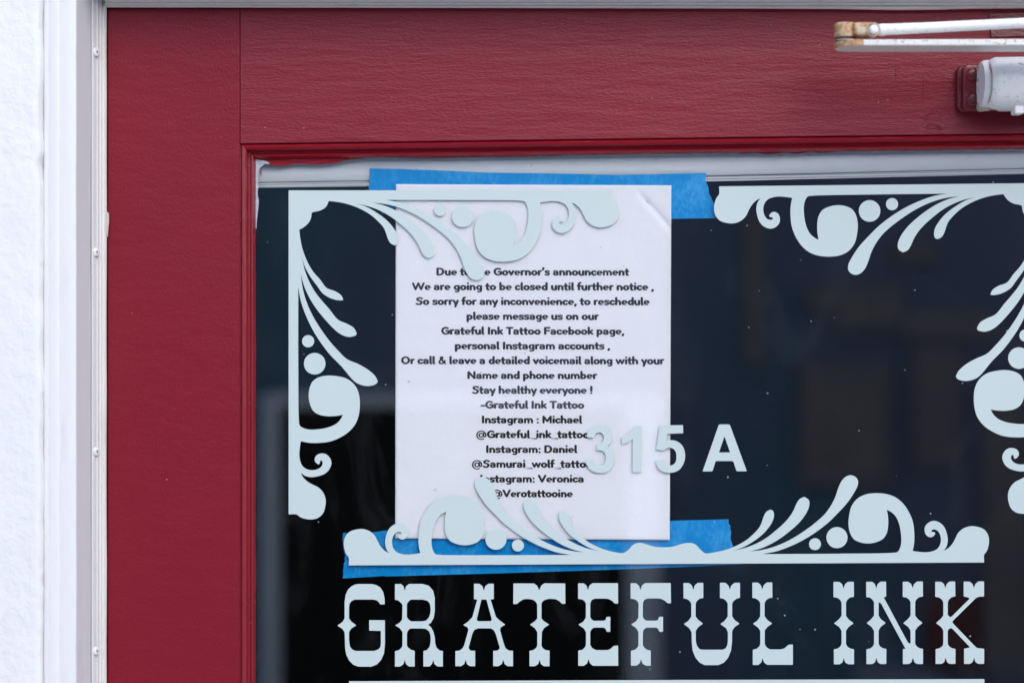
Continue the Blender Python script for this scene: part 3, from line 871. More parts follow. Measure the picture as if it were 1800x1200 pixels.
DIG = {
'3': [[(122,213),(125,180),(145,140),(175,112),(215,96),(245,93),(300,102),(345,130),(370,170),(374,205),(368,245),(350,275),(322,300),(355,320),(382,355),(395,395),(396,430),(385,480),(360,525),(315,557),(260,568),(205,562),(160,540),(130,505),(113,470),(108,442),(180,433),(190,460),(208,483),(240,494),(270,490),(295,470),(307,440),(309,410),(300,375),(280,352),(250,342),(218,346),(222,284),(250,278),(280,255),(290,225),(285,195),(265,172),(240,166),(215,175),(198,195),(188,221)]],
'1': [[(574,560),(574,232),(525,265),(468,285),(468,212),(520,185),(560,150),(590,103),(663,101),(662,560)]],
'5': [[(845,98),(1072,94),(1074,175),(918,180),(905,252),(950,243),(1000,250),(1050,280),(1080,325),(1093,385),(1090,435),(1070,490),(1035,535),(985,560),(945,566),(895,562),(850,540),(820,505),(803,465),(800,443),(880,434),(892,465),(915,486),(945,494),(975,485),(1000,455),(1007,410),(1000,360),(975,328),(940,317),(910,323),(875,347),(806,333)]],
'A': [[(1432,88),(1527,87),(1537,95),(1703,550),(1610,550),(1600,545),(1570,455),(1558,449),(1405,449),(1393,455),(1365,545),(1358,551),(1266,552),(1425,95)], [(1482,205),(1538,364),(1428,364)]],
}
t = empty('house_number', P(1170, 830, GF), 'pale vinyl house number 315 A, half on paper and half on dark glass', 'house number')
for ch in '315A':
    L_ = []
    for l in DIG[ch]:
        l = [(1010 + x / 5.625, 730 + y / 5.625) for x, y in l]
        L_.append(crom(l, 45) if ch in '35' else rounded(l, .5))
    plate('letter' if ch == 'A' else 'digit', [L_], V0, V1, M['vinyl'], t)

# ------------------------------------------------------------------ paper notice taped behind the glass
PD = -16.05
def paper_d(px, py):
    """depth of the sheet: slight waves plus a crease at its upper right corner"""
    w = .5 * math.sin(px * .021 + py * .009) * math.sin(py * .013 + 1) + .15 * math.sin(px * .05 - py * .03)
    # crease line from (1121,336) to (1176,398)
    ax, ay, bx, by = 1119, 334, 1180, 402
    dx, dy = bx - ax, by - ay; L = math.hypot(dx, dy)
    s = ((px - ax) * dx + (py - ay) * dy) / L
    n = ((px - ax) * dy - (py - ay) * dx) / L     # positive = towards the corner
    along = min(1, max(0, s / 25)) * (1 if s < L + 20 else 0)
    cr = -4.6 * math.exp(-abs(n) / 5.0) * along + (.5 * math.exp(-((n + 9) / 6) ** 2) * along)
    # second faint fold towards the right edge
    n2 = (py - 368) + (px - 1178) * .18
    cr += -.5 * math.exp(-abs(n2) / 4) * min(1, max(0, (px - 1158) / 16))
    return PD - .45 + .5 * w + cr * .55
def grid_sheet(corners, nx, ny, dfun, name):
    (x00, y00), (x10, y10), (x11, y11), (x01, y01) = corners
    V, F = [], []
    for j in range(ny + 1):
        v = j / ny
        for i in range(nx + 1):
            u = i / nx
            x = (x00 * (1 - u) + x10 * u) * (1 - v) + (x01 * (1 - u) + x11 * u) * v
            y = (y00 * (1 - u) + y10 * u) * (1 - v) + (y01 * (1 - u) + y11 * u) * v
            V.append(P(x, y, dfun(x, y)))
    for j in range(ny):
        for i in range(nx):
            a_ = j * (nx + 1) + i
            F.append((a_, a_ + nx + 1, a_ + nx + 2, a_ + 1))
    return mesh_from(name, V, F)
notice = empty('paper_notice', P(936, 948, PD), 'white printed closure notice taped up behind the door glass', 'notice')
sheet_o = link('sheet', grid_sheet([(695.8, 323.8), (1180.2, 325.8), (1177.3, 948.8), (694.6, 946)], 150, 190, paper_d, 'sheet'), M['paper'], notice, smooth=True)
sd = sheet_o.modifiers.new('thickness', 'SOLIDIFY'); sd.thickness = .0001; sd.offset = -1
recenter(sheet_o)

# ---- a small rounded stroke alphabet (units 1/1000 em), drawn as skeleton lines and thickened
WX, WY = 102.0, 74.0
B0, XH, CH, AH = WY, 484 - WY, 705 - WY, 745 - WY
def arc(cx, cy, rx, ry, a0, a1, n=14):
    return [(cx + rx * math.cos(math.radians(a0 + (a1 - a0) * i / n)), cy + ry * math.sin(math.radians(a0 + (a1 - a0) * i / n))) for i in range(n + 1)]
cyx = (B0 + XH) / 2; ryx = (XH - B0) / 2
cyc = (B0 + CH) / 2; ryc = (CH - B0) / 2
def n_arch(x0, x1, top=XH, r=None):
    cx = (x0 + x1) / 2; rx = (x1 - x0) / 2
    return arc(cx, top - 165, rx, 165, 180, 0) + [(x1, B0)]
GL = {
' ': (250, []),
'a': (525, [arc(240, 315, 155, 112, 150, 0) + [(395, 300), (395, B0)], arc(235, 158, 140, 101, 60, 300)[:] , [(300, 245), (395, 262)], [(300, 72), (395, 130)]]),
'b': (555, [[(115, B0), (115, AH)], arc(280, cyx, 165, ryx, 0, 360)]),
'c': (465, [arc(262, cyx, 172, ryx, 48, 312)]),
'd': (555, [[(440, B0), (440, AH)], arc(275, cyx, 165, ryx, 0, 360)]),
'e': (525, [[(100, 238), (432, 238)], arc(265, cyx, 168, ryx + 8, 0, 296)]),
'f': (345, [[(155, B0), (155, 560)] + arc(270, 560, 115, 128, 180, 80, 8), [(68, XH - 4), (285, XH - 4)]]),
'g': (555, [arc(275, cyx + 6, 165, ryx - 6, 0, 360), [(440, XH), (440, 10)] + arc(285, 10, 155, 135, 0, -130, 10)]),
'h': (550, [[(115, B0), (115, AH)], n_arch(115, 435)]),
'i': (245, [[(122, B0), (122, XH)], [(122, 628), (122, 634)]]),
'k': (510, [[(115, B0), (115, AH)], [(410, XH), (135, 235)], [(210, 290), (425, B0)]]),
'l': (262, [[(122, AH), (122, 140)] + arc(185, 140, 63, 83, 180, 262, 6)]),
'm': (830, [[(115, B0), (115, XH)], n_arch(115, 415), n_arch(415, 715)]),
'n': (550, [[(115, B0), (115, XH)], n_arch(115, 435)]),
'o': (545, [arc(272, cyx, 178, ryx, 0, 360, 28)]),
'p': (555, [[(115, -140), (115, XH)], arc(280, cyx, 165, ryx, 0, 360)]),
'r': (375, [[(115, B0), (115, XH)], arc(300, 250, 185, 172, 175, 92, 8)]),
's': (455, [[(368, 372), (330, 410), (262, 427), (185, 424), (118, 395), (98, 345), (120, 298), (190, 265), (265, 245), (335, 215), (362, 160), (345, 105), (290, 68), (220, 57), (145, 68), (85, 108)]]),
't': (370, [[(165, 580), (165, 160)] + arc(255, 160, 90, 103, 180, 275, 8), [(62, XH - 4), (300, XH - 4)]]),
'u': (545, [[(110, XH), (110, 222)] + arc(265, 222, 155, 165, 180, 360) + [(430, XH)], [(430, XH), (430, B0)]]),
'v': (500, [[(75, XH), (250, B0 + 5), (425, XH)]]),
'w': (775, [[(75, XH), (225, B0 + 5), (388, XH), (550, B0 + 5), (700, XH)]]),
'y': (500, [[(75, XH), (262, 70)], [(425, XH), (205, -140)]]),
'D': (735, [[(130, B0), (130, CH), (330, CH)] + arc(330, cyc, 280, ryc, 90, -90) + [(130, B0)]]),
'F': (570, [[(130, B0), (130, CH), (490, CH)], [(130, 365), (445, 365)]]),
'G': (735, [arc(390, cyc, 285, ryc, 52, 300) + [(640, 130), (640, 345), (440, 345)]]),
'I': (290, [[(145, B0), (145, CH)]]),
'M': (870, [[(125, B0), (125, CH), (435, 200), (745, CH), (745, B0)]]),
'N': (765, [[(130, B0), (130, CH), (635, B0), (635, CH)]]),
'O': (790, [arc(395, cyc, 285, ryc, 0, 360, 30)]),
'S': (630, [[(530, 585), (470, 628), (385, 648), (290, 644), (195, 610), (150, 540), (165, 465), (230, 415), (320, 385), (420, 355), (490, 305), (505, 225), (475, 135), (400, 75), (310, 57), (205, 68), (105, 120)]]),
'T': (600, [[(70, CH), (530, CH)], [(300, CH), (300, B0)]]),
'V': (700, [[(75, CH), (350, B0 + 8), (625, CH)]]),
'W': (1060, [[(75, CH), (295, B0 + 8), (530, CH), (765, B0 + 8), (985, CH)]]),
"'": (230, [[(125, 690), (118, 610), (92, 545)]]),
',': (240, [[(128, 70), (120, 20), (88, -55)]]),
'!': (265, [[(132, CH + 20), (132, 270)], [(132, 66), (132, 70)]]),
'-': (390, [[(90, 262), (300, 262)]]),
':': (250, [[(125, 68), (125, 74)], [(125, 376), (125, 382)]]),
'_': (520, [[(10, -50), (510, -50)]]),
'&': (690, [[(600, 66), (235, 475), (205, 545), (228, 618), (300, 648), (370, 618), (385, 552), (350, 482), (260, 410), (145, 320), (105, 215), (135, 115), (225, 62), (335, 62), (430, 110), (520, 205), (575, 320)]]),
'@': (930, [arc(465, 270, 385, 375, 295, 0 - 25 + 360 + 0, 8)[:0] + arc(465, 265, 380, 375, 300, 0, 40) + [(845, 200), (800, 130), (720, 120), (672, 165), (660, 230)], arc(455, 270, 175, 170, 0, 360, 24), [(655, 445), (660, 200)]]),
}
THIN = {'@': (.62, .66), 'a': (.95, .80), 'e': (.95, .70), '&': (.85, .85), 'g': (.97, .88), 's': (.97, .80), 'm': (.9, 1), 'w': (.86, 1), 'S': (1, .95), 'W': (.9, 1), 'M': (.92, 1), 'k': (.95, .95)}

def contour(ch):
    """thickened skeleton -> outline loops by marching squares on its distance field"""
    adv, strokes = GL[ch]
    if not strokes: return adv, None
    kx, ky = THIN.get(ch, (1.0, 1.0))
    wx, wy = WX * kx, WY * ky
    step = 11.0
    gx = np.arange(-60, adv + 100, step); gy = np.arange(-260, 860, step)
    X, Y = np.meshgrid(gx, gy)
    Fd = np.full(X.shape, 9.0)
    for st in strokes:
        for (a_, b_) in zip(st[:-1], st[1:]):
            ax, ay, bx, by = a_[0] / wx, a_[1] / wy, b_[0] / wx, b_[1] / wy
            dx, dy = bx - ax, by - ay; l2 = dx * dx + dy * dy + 1e-12
            tt = np.clip(((X / wx - ax) * dx + (Y / wy - ay) * dy) / l2, 0, 1)
            Fd = np.minimum(Fd, np.hypot(X / wx - ax - tt * dx, Y / wy - ay - tt * dy))
    Fd = 1.0 - Fd
    ins = Fd > 0
    nxt = {}
    def ept(i0, j0, i1, j1):
        f0, f1 = Fd[i0, j0], Fd[i1, j1]; s = f0 / (f0 - f1)
        return (gx[j0] + (gx[j1] - gx[j0]) * s, gy[i0] + (gy[i1] - gy[i0]) * s)
    pts = {}
    cells = np.argwhere((ins[:-1, :-1].astype(int) + ins[1:, :-1] + ins[:-1, 1:] + ins[1:, 1:]) % 4 != 0)
    for (i, j) in cells:
        cs = [(i, j), (i, j + 1), (i + 1, j + 1), (i + 1, j)]
        fl = [bool(ins[c]) for c in cs]
        starts, ends = [], []
        for e in range(4):
            a_, b_ = cs[e], cs[(e + 1) % 4]
            if fl[e] != fl[(e + 1) % 4]:
                key = tuple(sorted((a_, b_)))
                if key not in pts: pts[key] = ept(*key[0], *key[1])
                (ends if fl[e] else starts).append((e, key))   # walking ccw: in->out ends here
        for (e, key) in ends:
            cand = min(starts, key=lambda s_: (e - s_[0]) % 4)
            nxt[key] = cand[1] if False else None
            nxt[key] = min(starts, key=lambda s_: (s_[0] - e) % 4)[1] if len(starts) > 1 else starts[0][1]
    loops = []; left = dict(nxt)
    while left:
        k0 = next(iter(left)); l = []; c = k0
        while c in left:
            l.append(pts[c]); c = left.pop(c)
        if len(l) > 5: loops.append(l)
    return adv, loops

GC = {}
def glyph(ch):
    if ch in GC: return GC[ch]
    adv, loops = contour(ch)
    if loops is None: GC[ch] = (adv, [], [], (0, 0)); return GC[ch]
    # outer loops have one winding, holes the other
    A_ = [area(l) for l in loops]
    big = max(A_, key=abs); sg = 1 if big > 0 else -1
    outers = [l for l, a_ in zip(loops, A_) if a_ * sg > 0]; holes = [l for l, a_ in zip(loops, A_) if a_ * sg < 0]
    V, T = [], []
    def inside(p, l):
        r = False
        for i in range(len(l)):
            (x1, y1), (x2, y2) = l[i - 1], l[i]
            if (y1 > p[1]) != (y2 > p[1]) and p[0] < (x2 - x1) * (p[1] - y1) / (y2 - y1) + x1: r = not r
        return r
    for ol in outers:
        hs = [h for h in holes if inside(h[0], ol)]
        flat, tri = tess([ol] + hs)
        b_ = len(V); V += flat
        for t_ in tri:
            a_ = area([flat[i] for i in t_])
            if abs(a_) < 1e-6: continue
            if a_ < 0: t_ = (t_[0], t_[2], t_[1])
            T.append(tuple(i + b_ for i in t_))
    xs_ = [v[0] for v in V]
    GC[ch] = (adv, V, T, (min(xs_), max(xs_)))
    return GC[ch]

LINES = [("Due to the Governor's announcement", 767, 1106.5), ("We are going to be closed until further notice ,", 724, 1149.5),
 ("So sorry for any inconvenience, to reschedule", 730.5, 1142), ("please message us on our", 820, 1053), ("Grateful Ink Tattoo Facebook page,", 775.5, 1097.5),
 ("personal Instagram accounts ,", 799.5, 1072.5), ("Or call & leave a detailed voicemail along with your", 705, 1168), ("Name and phone number", 821.5, 1050),
 ("Stay healthy everyone !", 829.5, 1041.5), ("-Grateful Ink Tattoo", 844.5, 1027), ("Instagram : Michael", 847, 1023.5), ("@Grateful_ink_tattoo", 837, 1036),
 ("Instagram: Daniel", 854.5, 1015), ("@Samurai_wolf_tattoo", 829.5, 1041.5), ("Instagram: Veronica", 844, 1026), ("@Verotattooine", 865.5, 1007)]
EM = 19.5
for li, (txt, x0, x1) in enumerate(LINES):
    base = 484.4 + li * 25.95
    pen = 0; items = []
    for ch in txt:
        adv, V, T, bx = glyph(ch); items.append((pen, ch)); pen += adv
    first = glyph(txt[0])[3][0]; last = items[-1][0] + glyph(txt[-1])[3][1]
    sx = (x1 - x0) / (last - first)
    VV, FF = [], []
    for (pn, ch) in items:
        adv, V, T, bx = glyph(ch); b_ = len(VV)
        for (gx_, gy_) in V:
            px = x0 + (pn + gx_ - first) * sx; py = base - gy_ * EM / 1000 + (px - 936) * .0012
            VV.append(P(px, py, paper_d(px, py) + .12))
        FF += [tuple(i + b_ for i in t_) for t_ in T]
    recenter(link('text_line', mesh_from('text_line', VV, FF), M['ink'], notice))

# ------------------------------------------------------------------ blue masking tape
rnd = random.Random(11)
def torn(x0, y0, x1, y1, n=16, a=1.3):
    return [(x0 + (x1 - x0) * i / n + rnd.uniform(-a, a), y0 + (y1 - y0) * i / n) for i in range(1, n)]
TD0, TD1 = -19.0, -18.85
top_tape = [(649.5, 296.2), (700, 297), (780, 300), (860, 303.6), (950, 304.8), (1010, 306), (1080, 307.6), (1140, 306.6), (1200, 305), (1241, 304.4)]
jag = [(1240.6, 311), (1239.8, 318), (1241.6, 322), (1243.6, 325), (1245.4, 331), (1246.2, 337), (1247.0, 342), (1249.2, 345), (1250.8, 349), (1252.2, 353), (1254.6, 356.5), (1256.6, 361), (1257.0, 370), (1258.4, 378), (1258.6, 383.4)]
jag = [(x + rnd.uniform(-.5, .5), y) for x, y in jag]
low = [(1220, 384), (1180, 385), (1000, 382), (800, 377.5), (700, 375.6), (671, 375.6), (670, 366), (668.5, 352), (651, 342), (649.6, 334), (647.8, 331), (649, 325), (650.4, 318), (649, 311), (650.6, 304)]
o = plate('masking_tape', [[top_tape + jag + low]], TD0, TD1, M['tape'])
tag(o, 'strip of blue masking tape across the top of the paper notice', 'tape', 'blue masking tape on the notice')
bt = [(603, 936), (660, 934.5), (676, 932), (760, 929), (900, 924.5), (1080, 917.5), (1180, 914.6), (1281, 912)]
jag2 = [(1280.4, 917), (1281.6, 921), (1284.6, 924), (1283.2, 929), (1285.2, 933), (1284.6, 941), (1283.8, 946), (1285.4, 951), (1287.4, 956), (1288.6, 960), (1290, 969)]
lb = [(1304, 991.0), (1200, 996), (1050, 1001.4), (860, 1007.4), (676.6, 1012.6), (676, 1011.6), (602.4, 1016), (603.6, 1006), (602.8, 1003), (604.4, 994), (604, 990), (606.4, 986), (605.8, 981), (606.8, 976), (604.4, 968), (603.2, 958), (602.2, 948)]
bt_tape = empty('masking_tape', P(940, 1010, TD0), 'strip of blue masking tape across the bottom of the paper notice', 'tape', 'blue masking tape on the notice')
plate('tape_strip', [[bt + jag2 + lb]], TD0, TD1, M['tape'], bt_tape)
plate('tape_lap', [[[(675.4, 932.4), (690, 931.6), (690, 1011.6), (676.4, 1012.9)]]], TD1 + .05, TD1 + .3, M['tape'], bt_tape)

# ------------------------------------------------------------------ door closer
dc = empty('door_closer', P(1990, 200, 0), 'white door closer with rusty folded arm on the red top rail', 'door closer')
def rounded_rect(x0, y0, x1, y1, r, n=6):
    out = []
    for cx, cy, a0 in ((x1 - r, y0 + r, -90), (x1 - r, y1 - r, 0), (x0 + r, y1 - r, 90), (x0 + r, y0 + r, 180)):
        for i in range(n + 1):
            a_ = math.radians(a0 + 90 * i / n); out.append((cx + r * math.cos(a_), cy + r * math.sin(a_)))
    return out
def bevel_plate(name, loop, d0, d1, mat, bev=.001, parent=None):
    bm = bmesh.new()
    vs_ = [bm.verts.new(P(x, y, d1)) for x, y in loop]
    f = bm.faces.new(vs_)
    ex = bmesh.ops.extrude_face_region(bm, geom=[f])
    for v in ex['geom']:
        if isinstance(v, bmesh.types.BMVert): v.co.y = -d0 / 1000
    bmesh.ops.recalc_face_normals(bm, faces=bm.faces)
    edges = [e for e in bm.edges if all(abs(v.co.y + d1 / 1000) < 1e-6 for v in e.verts)]
    bmesh.ops.bevel(bm, geom=edges, offset=bev, segments=3, affect='EDGES', profile=.5)
    o = bm_obj(name, bm, mat, parent or dc); smooth_by_angle(o, 50); return recenter(o)
bevel_plate('mounting_plate', rounded_rect(1683, 114, 2290, 197, 12), 0, 7, M['red_plate'], .0016)
bevel_plate('body_foot', rounded_rect(1693, 113, 2280, 195, 9), 7, 13, M['red_plate'], .0015)
sm2_ = screw_mesh(.0052, .0022, 1); sm2_.materials.append(M['red_plate']); sm2_.materials.append(M['dark_rust'])
for (px, py) in ((1709.5, 131.8), (1710.5, 175.6)):
    s = bpy.data.objects.new('screw', sm2_); C.objects.link(s); s.parent = dc
    s.matrix_basis = Matrix.Translation(P(px, py, 13) - dc.location) @ Vector((0, -1, 0)).to_track_quat('Z', 'Y').to_matrix().to_4x4() @ Matrix.Rotation(rnd.uniform(0, 1.5), 4, 'Z')
def lathe_x(name, prof_, cpx, cpy, d, mat, parent, n=48, sq=1.0, smooth=35):
    """surface of revolution about the x axis: (x offset m, radius m)"""
    c = P(cpx, cpy, d); V, F = [], []
    for (x, r) in prof_:
        for i in range(n):
            a_ = 2 * math.pi * i / n
            cy_, cz_ = math.cos(a_), math.sin(a_)
            V.append((c.x + x, c.y + r * cy_ * sq, c.z + r * cz_))
    m_ = len(prof_)
    for k_ in range(m_ - 1):
        for i in range(n):
            j = (i + 1) % n
            F.append((k_ * n + i, k_ * n + j, (k_ + 1) * n + j, (k_ + 1) * n + i))
    F.append(tuple(range(n))); F.append(tuple((m_ - 1) * n + i for i in range(n)))
    o = link(name, fix_normals(mesh_from(name, V, F)), mat, parent); smooth_by_angle(o, smooth); return recenter(o)
# white paint lapping over the foot, the tapered neck, and the barrel
lap = [(1722, 113), (1721, 120), (1723, 128), (1721.5, 140), (1724, 150), (1722.5, 160), (1724, 170), (1721.5, 182), (1722.5, 190), (1727, 194), (1745, 192), (1750, 150), (1745, 108), (1730, 110)]
bevel_plate('flange', lap, 12.5, 24, M['grime'], .003)
CX = 1744
body = lathe_x('body', [(.000, .0150), (.0004, .0172), (.003, .0192), (.005, .0200), (.03, .0205), (.20, .0205), (.216, .0198), (.222, .017)], CX - 8, 147, 33, M['closer'], dc)
lathe_x('neck', [(-.0075, .0165), (-.005, .0180), (.001, .0186), (.004, .0188)], CX - 4, 147.5, 26, M['closer'], dc)
bm = bmesh.new()
p0, p1 = P(1746, 178, 10), P(2225, 190, 10)
box_bm(bm, p0.x, p1.x, -.040, -.010, P(0, 192, 30).z, P(0, 110, 30).z, .004)
recenter(bm_obj('body_block', bm, M['closer'], dc))
lathe_x('end_cap', [(-.0012, .0062), (-.0008, .0128), (.0006, .0142), (.0012, .0145)], CX - 8.4, 147, 33, M['closer'], dc)
lathe_x('cap_ring', [(-.0002, .0140), (.0001, .0156), (.0006, .0160)], CX - 8.6, 147, 33, M['grime'], dc)
bm = bmesh.new(); a_ = P(1780, 202, 35); b_ = P(1797, 186, 35)
box_bm(bm, a_.x, b_.x, -.042, -.028, a_.z, b_.z, .0014)
recenter(bm_obj('valve_stub', bm, M['closer'], dc))
# paint drips on the barrel
for (x, y, l) in ((1788, 118, 10), (1792, 140, 9), (1794, 168, 12)):
    bm = bmesh.new()
    bmesh.ops.create_uvsphere(bm, u_segments=12, v_segments=8, radius=1)
    c = P(x, y, 33); dz = c.z - P(0, 147, 33).z
    yy = -.033 - math.sqrt(max(0, .0203 ** 2 - dz * dz))
    bmesh.ops.transform(bm, matrix=Matrix.Translation((c.x, yy, c.z)) @ Matrix.Rotation(rnd.uniform(-.4, .4), 4, 'Y') @ Matrix.Diagonal((l / K * .7, .0008, .0011, 1)), verts=bm.verts)
    recenter(bm_obj('paint_drip', bm, M['closer'], dc, smooth=True))

# main arm: flat bar lying level, seen edge-on with its underside showing
AD0, AD1 = 62, 96      # depth span of the bar
def bar_arm():
    zt0, zb0 = P(1480, 69.8, AD1).z, P(1480, 80.2, AD1).z
    xl_, xr_ = P(1467.6, 75, 79).x, P(2040, 75, 79).x
    r = (AD1 - AD0) / 2000; cy_ = -(AD1 + AD0) / 2000
    loop = [(xl_ + r - r * math.sin(math.pi * i / 16), cy_ - r * math.cos(math.pi * i / 16)) for i in range(17)]
    loop += [(xr_ - r + r * math.sin(math.pi * i / 16), cy_ + r * math.cos(math.pi * i / 16)) for i in range(17)]
    bm = bmesh.new()
    f = bm.faces.new([bm.verts.new((x, y, zb0)) for x, y in loop])
    ex = bmesh.ops.extrude_face_region(bm, geom=[f])
    for v in ex['geom']:
        if isinstance(v, bmesh.types.BMVert): v.co.z = zt0 + .0008 * (v.co.x - xl_) / (xr_ - xl_)
    bmesh.ops.recalc_face_normals(bm, faces=bm.faces)
    eds = [e for e in bm.edges if abs(e.verts[0].co.z - e.verts[1].co.z) < .002 and len(e.link_faces) == 2 and e.calc_face_angle(0) > 1.2]
    bmesh.ops.bevel(bm, geom=eds, offset=.0006, segments=2, affect='EDGES')
    o = bm_obj('main_arm', bm, M['arm'], dc); smooth_by_angle(o, 40); return recenter(o)
bar_arm()
def arm_end():
    zt0, zb0 = P(1480, 69.5, AD1).z, P(1480, 80.0, AD1).z
    r = (AD1 - AD0) / 2000; cy_ = -(AD1 + AD0) / 2000
    xl_ = P(1467.6, 75, 79).x - .0003; rr = r + .0003
    loop = [(xl_ + rr - rr * math.sin(math.pi * i / 16), cy_ - rr * math.cos(math.pi * i / 16)) for i in range(17)]
    loop = [(loop[0][0] + .0015, loop[0][1])] + loop + [(loop[-1][0] - .001, loop[-1][1])]
    bm = bmesh.new()
    f = bm.faces.new([bm.verts.new((x, y, zb0)) for x, y in loop])
    ex = bmesh.ops.extrude_face_region(bm, geom=[f])
    for v in ex['geom']:
        if isinstance(v, bmesh.types.BMVert): v.co.z = zt0
    bmesh.ops.recalc_face_normals(bm, faces=bm.faces)
    o = bm_obj('arm_end', bm, M['rust'], dc); smooth_by_angle(o, 40); return recenter(o)
arm_end()
def lathe_z(name, prof_, cx, cy, mat, parent, n=28, jit=0):
    V, F = [], []
    for (z, r) in prof_:
        for i in range(n):
            a_ = 2 * math.pi * i / n; rr = r * (1 + jit * rnd.uniform(-1, 1))
            V.append((cx + rr * math.cos(a_), cy + rr * math.sin(a_), z))
    m_ = len(prof_)
    for k_ in range(m_ - 1):
        for i in range(n):
            j = (i + 1) % n
            F.append((k_ * n + i, k_ * n + j, (k_ + 1) * n + j, (k_ + 1) * n + i))
    F.append(tuple(range(n))); F.append(tuple((m_ - 1) * n + i for i in range(n)))
    o = link(name, fix_normals(mesh_from(name, V, F)), mat, parent); smooth_by_angle(o, 40); return recenter(o)
kc = P(1486, 55, 80); zz = lambda py: P(1486, py, 88).z
lathe_z('knuckle', [(zz(64), .0072), (zz(63), .0080), (zz(60), .0083), (zz(42), .0083), (zz(40), .0081), (zz(38.4), .0074), (zz(37.4), .0050)], kc.x, kc.y, M['rust'], dc, 28, .015)
lathe_z('knuckle_pin', [(zz(71), .0076), (zz(63.4), .0076)], kc.x, kc.y, M['dark_rust'], dc, 20, .05)
lathe_z('washer', [(zz(69.9), .0085), (zz(68.6), .0085), (zz(68.2), .0078)], kc.x, kc.y, M['grime'], dc, 24, .02)
lathe_z('pin_end', [(zz(82.4), .0070), (zz(79.8), .0072)], kc.x + .001, kc.y, M['closer'], dc, 24)
bm = bmesh.new(); a_ = P(1500, 63.5, 86); b_ = P(1536, 40.5, 86)
box_bm(bm, a_.x, b_.x, -.091, -.071, a_.z, b_.z, .0022)
recenter(bm_obj('clevis', bm, M['rust'], dc))
sp = P(1535.5, 52.6, 91)
def disc_y(name, rings, c, mat, parent, n=28):
    V, F = [], []
    for (y, r) in rings:
        for i in range(n):
            a_ = 2 * math.pi * i / n; V.append((c.x + r * math.cos(a_), c.y + y, c.z + r * math.sin(a_)))
    m_ = len(rings)
    for k_ in range(m_ - 1):
        for i in range(n):
            j = (i + 1) % n; F.append((k_ * n + i, k_ * n + j, (k_ + 1) * n + j, (k_ + 1) * n + i))
    F.append(tuple(range(n))); F.append(tuple((m_ - 1) * n + i for i in range(n)))
    o = link(name, fix_normals(mesh_from(name, V, F)), mat, parent); smooth_by_angle(o, 40); return recenter(o)
disc_y('pivot_ring', [(.012, .0052), (-.0008, .0052), (-.0012, .0046), (-.0006, .0040)], sp, M['grime'], dc)
disc_y('pivot_screw', [(.004, .0034), (-.0018, .0034), (-.0028, .0026), (-.0032, .0012)], sp, M['closer'], dc)
# forearm: rod rising to the right
def rod(name, path, mat, parent, n=24):
    V, F = [], []
    for (px, py, d, rz, ry) in path:
        c = P(px, py, d)
        for i in range(n):
            a_ = 2 * math.pi * i / n; V.append((c.x, c.y + ry * math.cos(a_), c.z + rz * math.sin(a_)))
    for k_ in range(len(path) - 1):
        for i in range(n):
            j = (i + 1) % n; F.append((k_ * n + i, k_ * n + j, (k_ + 1) * n + j, (k_ + 1) * n + i))
    F.append(tuple(range(n))); F.append(tuple((len(path) - 1) * n + i for i in range(n)))
    o = link(name, fix_normals(mesh_from(name, V, F)), mat, parent); smooth_by_angle(o, 50); return recenter(o)
rod('forearm', [(1541, 53, 83, .0030, .0045), (1543, 53, 83, .0042, .0055), (1550, 53, 83, .0046, .0055), (1555, 52.6, 83, .0045, .005), (1560, 52, 84, .0042, .0045), (1575, 51.5, 84, .0042, .0044),
                (1640, 48.6, 85, .0040, .0043), (1720, 44.6, 86, .0039, .0042), (1800, 40.8, 88, .0038, .0041), (1960, 33, 92, .0038, .0041), (2100, 26, 95, .0038, .0041)], M['closer'], dc)
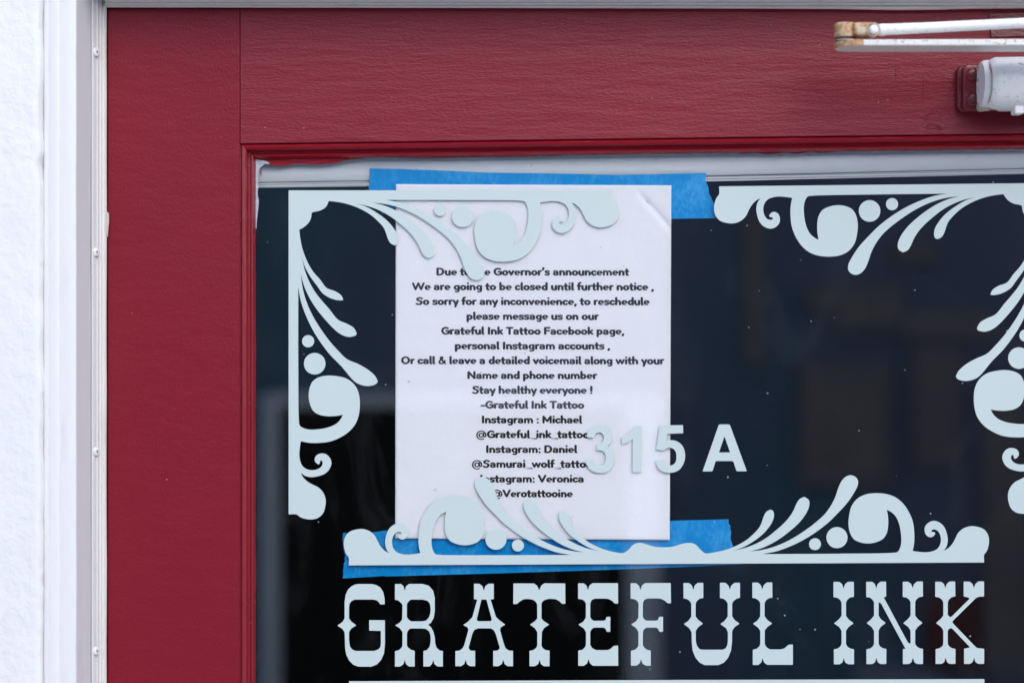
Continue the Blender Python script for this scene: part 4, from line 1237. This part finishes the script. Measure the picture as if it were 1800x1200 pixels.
lathe_z('spindle', [(P(0, 112, 80).z, .007), (P(0, 68, 80).z, .007), (P(0, 64, 80).z, .009), (P(0, 60, 80).z, .008)], P(2018, 0, 79).x, -.079, M['closer'], dc)
box('spindle_block', P(2000, 0, 60).x, P(2036, 0, 60).x, -.088, -.035, P(0, 130, 60).z, P(0, 112, 60).z, M['closer'], dc)
box('frame_bracket', P(2090, 0, 95).x, P(2130, 0, 95).x, -.103, -.080, P(0, 32, 95).z, P(0, -12, 95).z, M['closer'], dc)

# ------------------------------------------------------------------ across the street (seen mirrored in the glass)
LO = 8.0
MM = (D + LO) / D / K          # metres on that facade per photo pixel in the mirror image
def fx(px): return (px - 900) * MM
def fz(py): return ZC + (600 - py) * MM
shop = empty('shop_building', (0, -LO, 0), 'dark blue shopfront across the street, blurred as a reflection in the glass', 'building')
Y0 = -LO
box('wall', -25, 25, Y0 - 8, Y0, 0, 3.6, M['navy'], shop)
def front(name, px0, py0, px1, py1, y0, y1, mat, parent=shop, bev=0):
    return recenter(box(name, fx(px0), fx(px1), Y0 + y0, Y0 + y1, max(.002, fz(py1)), fz(py0), mat, parent, bev))
win = front('window', 470, 715, 1128, 1250, .003, .03, M['dark_pane'])
win.parent = shop
bm = bmesh.new()
for (a0, b0, a1, b1) in ((462, 690, 494, 1250), (494, 690, 1100, 714), (1100, 690, 1160, 1250)):
    box_bm(bm, fx(a0), fx(a1), Y0 + .031, Y0 + .09, max(.003, fz(b1)), fz(b0))
recenter(bm_obj('window_frame', bm, M['white_trim'], shop))
for (a0, b0, a1, b1) in ((1463, 503, 1586, 578), (1418, 508, 1462, 542), (1587, 548, 1750, 594), (1405, 640, 1562, 850), (1606, 606, 1688, 820), (1572, 424, 1646, 462), (1310, 380, 1345, 640), (1730, 700, 1800, 1180)):
    front('brick_panel', a0, b0, a1, b1, .001, .04 + random.uniform(.002, .03), M['brick'])
front('door', 1630, 1040, 1722, 1171, .004, .05, M['red_door'])
o = front('utility_box', 1466, 1138, 1588, 1171, .6, 1.0, M['grey_box']); o.parent = None
o.location = Vector(o.location) + shop.location
tag(o, 'low grey box against the far shopfront, reflected under the last letters', 'box')
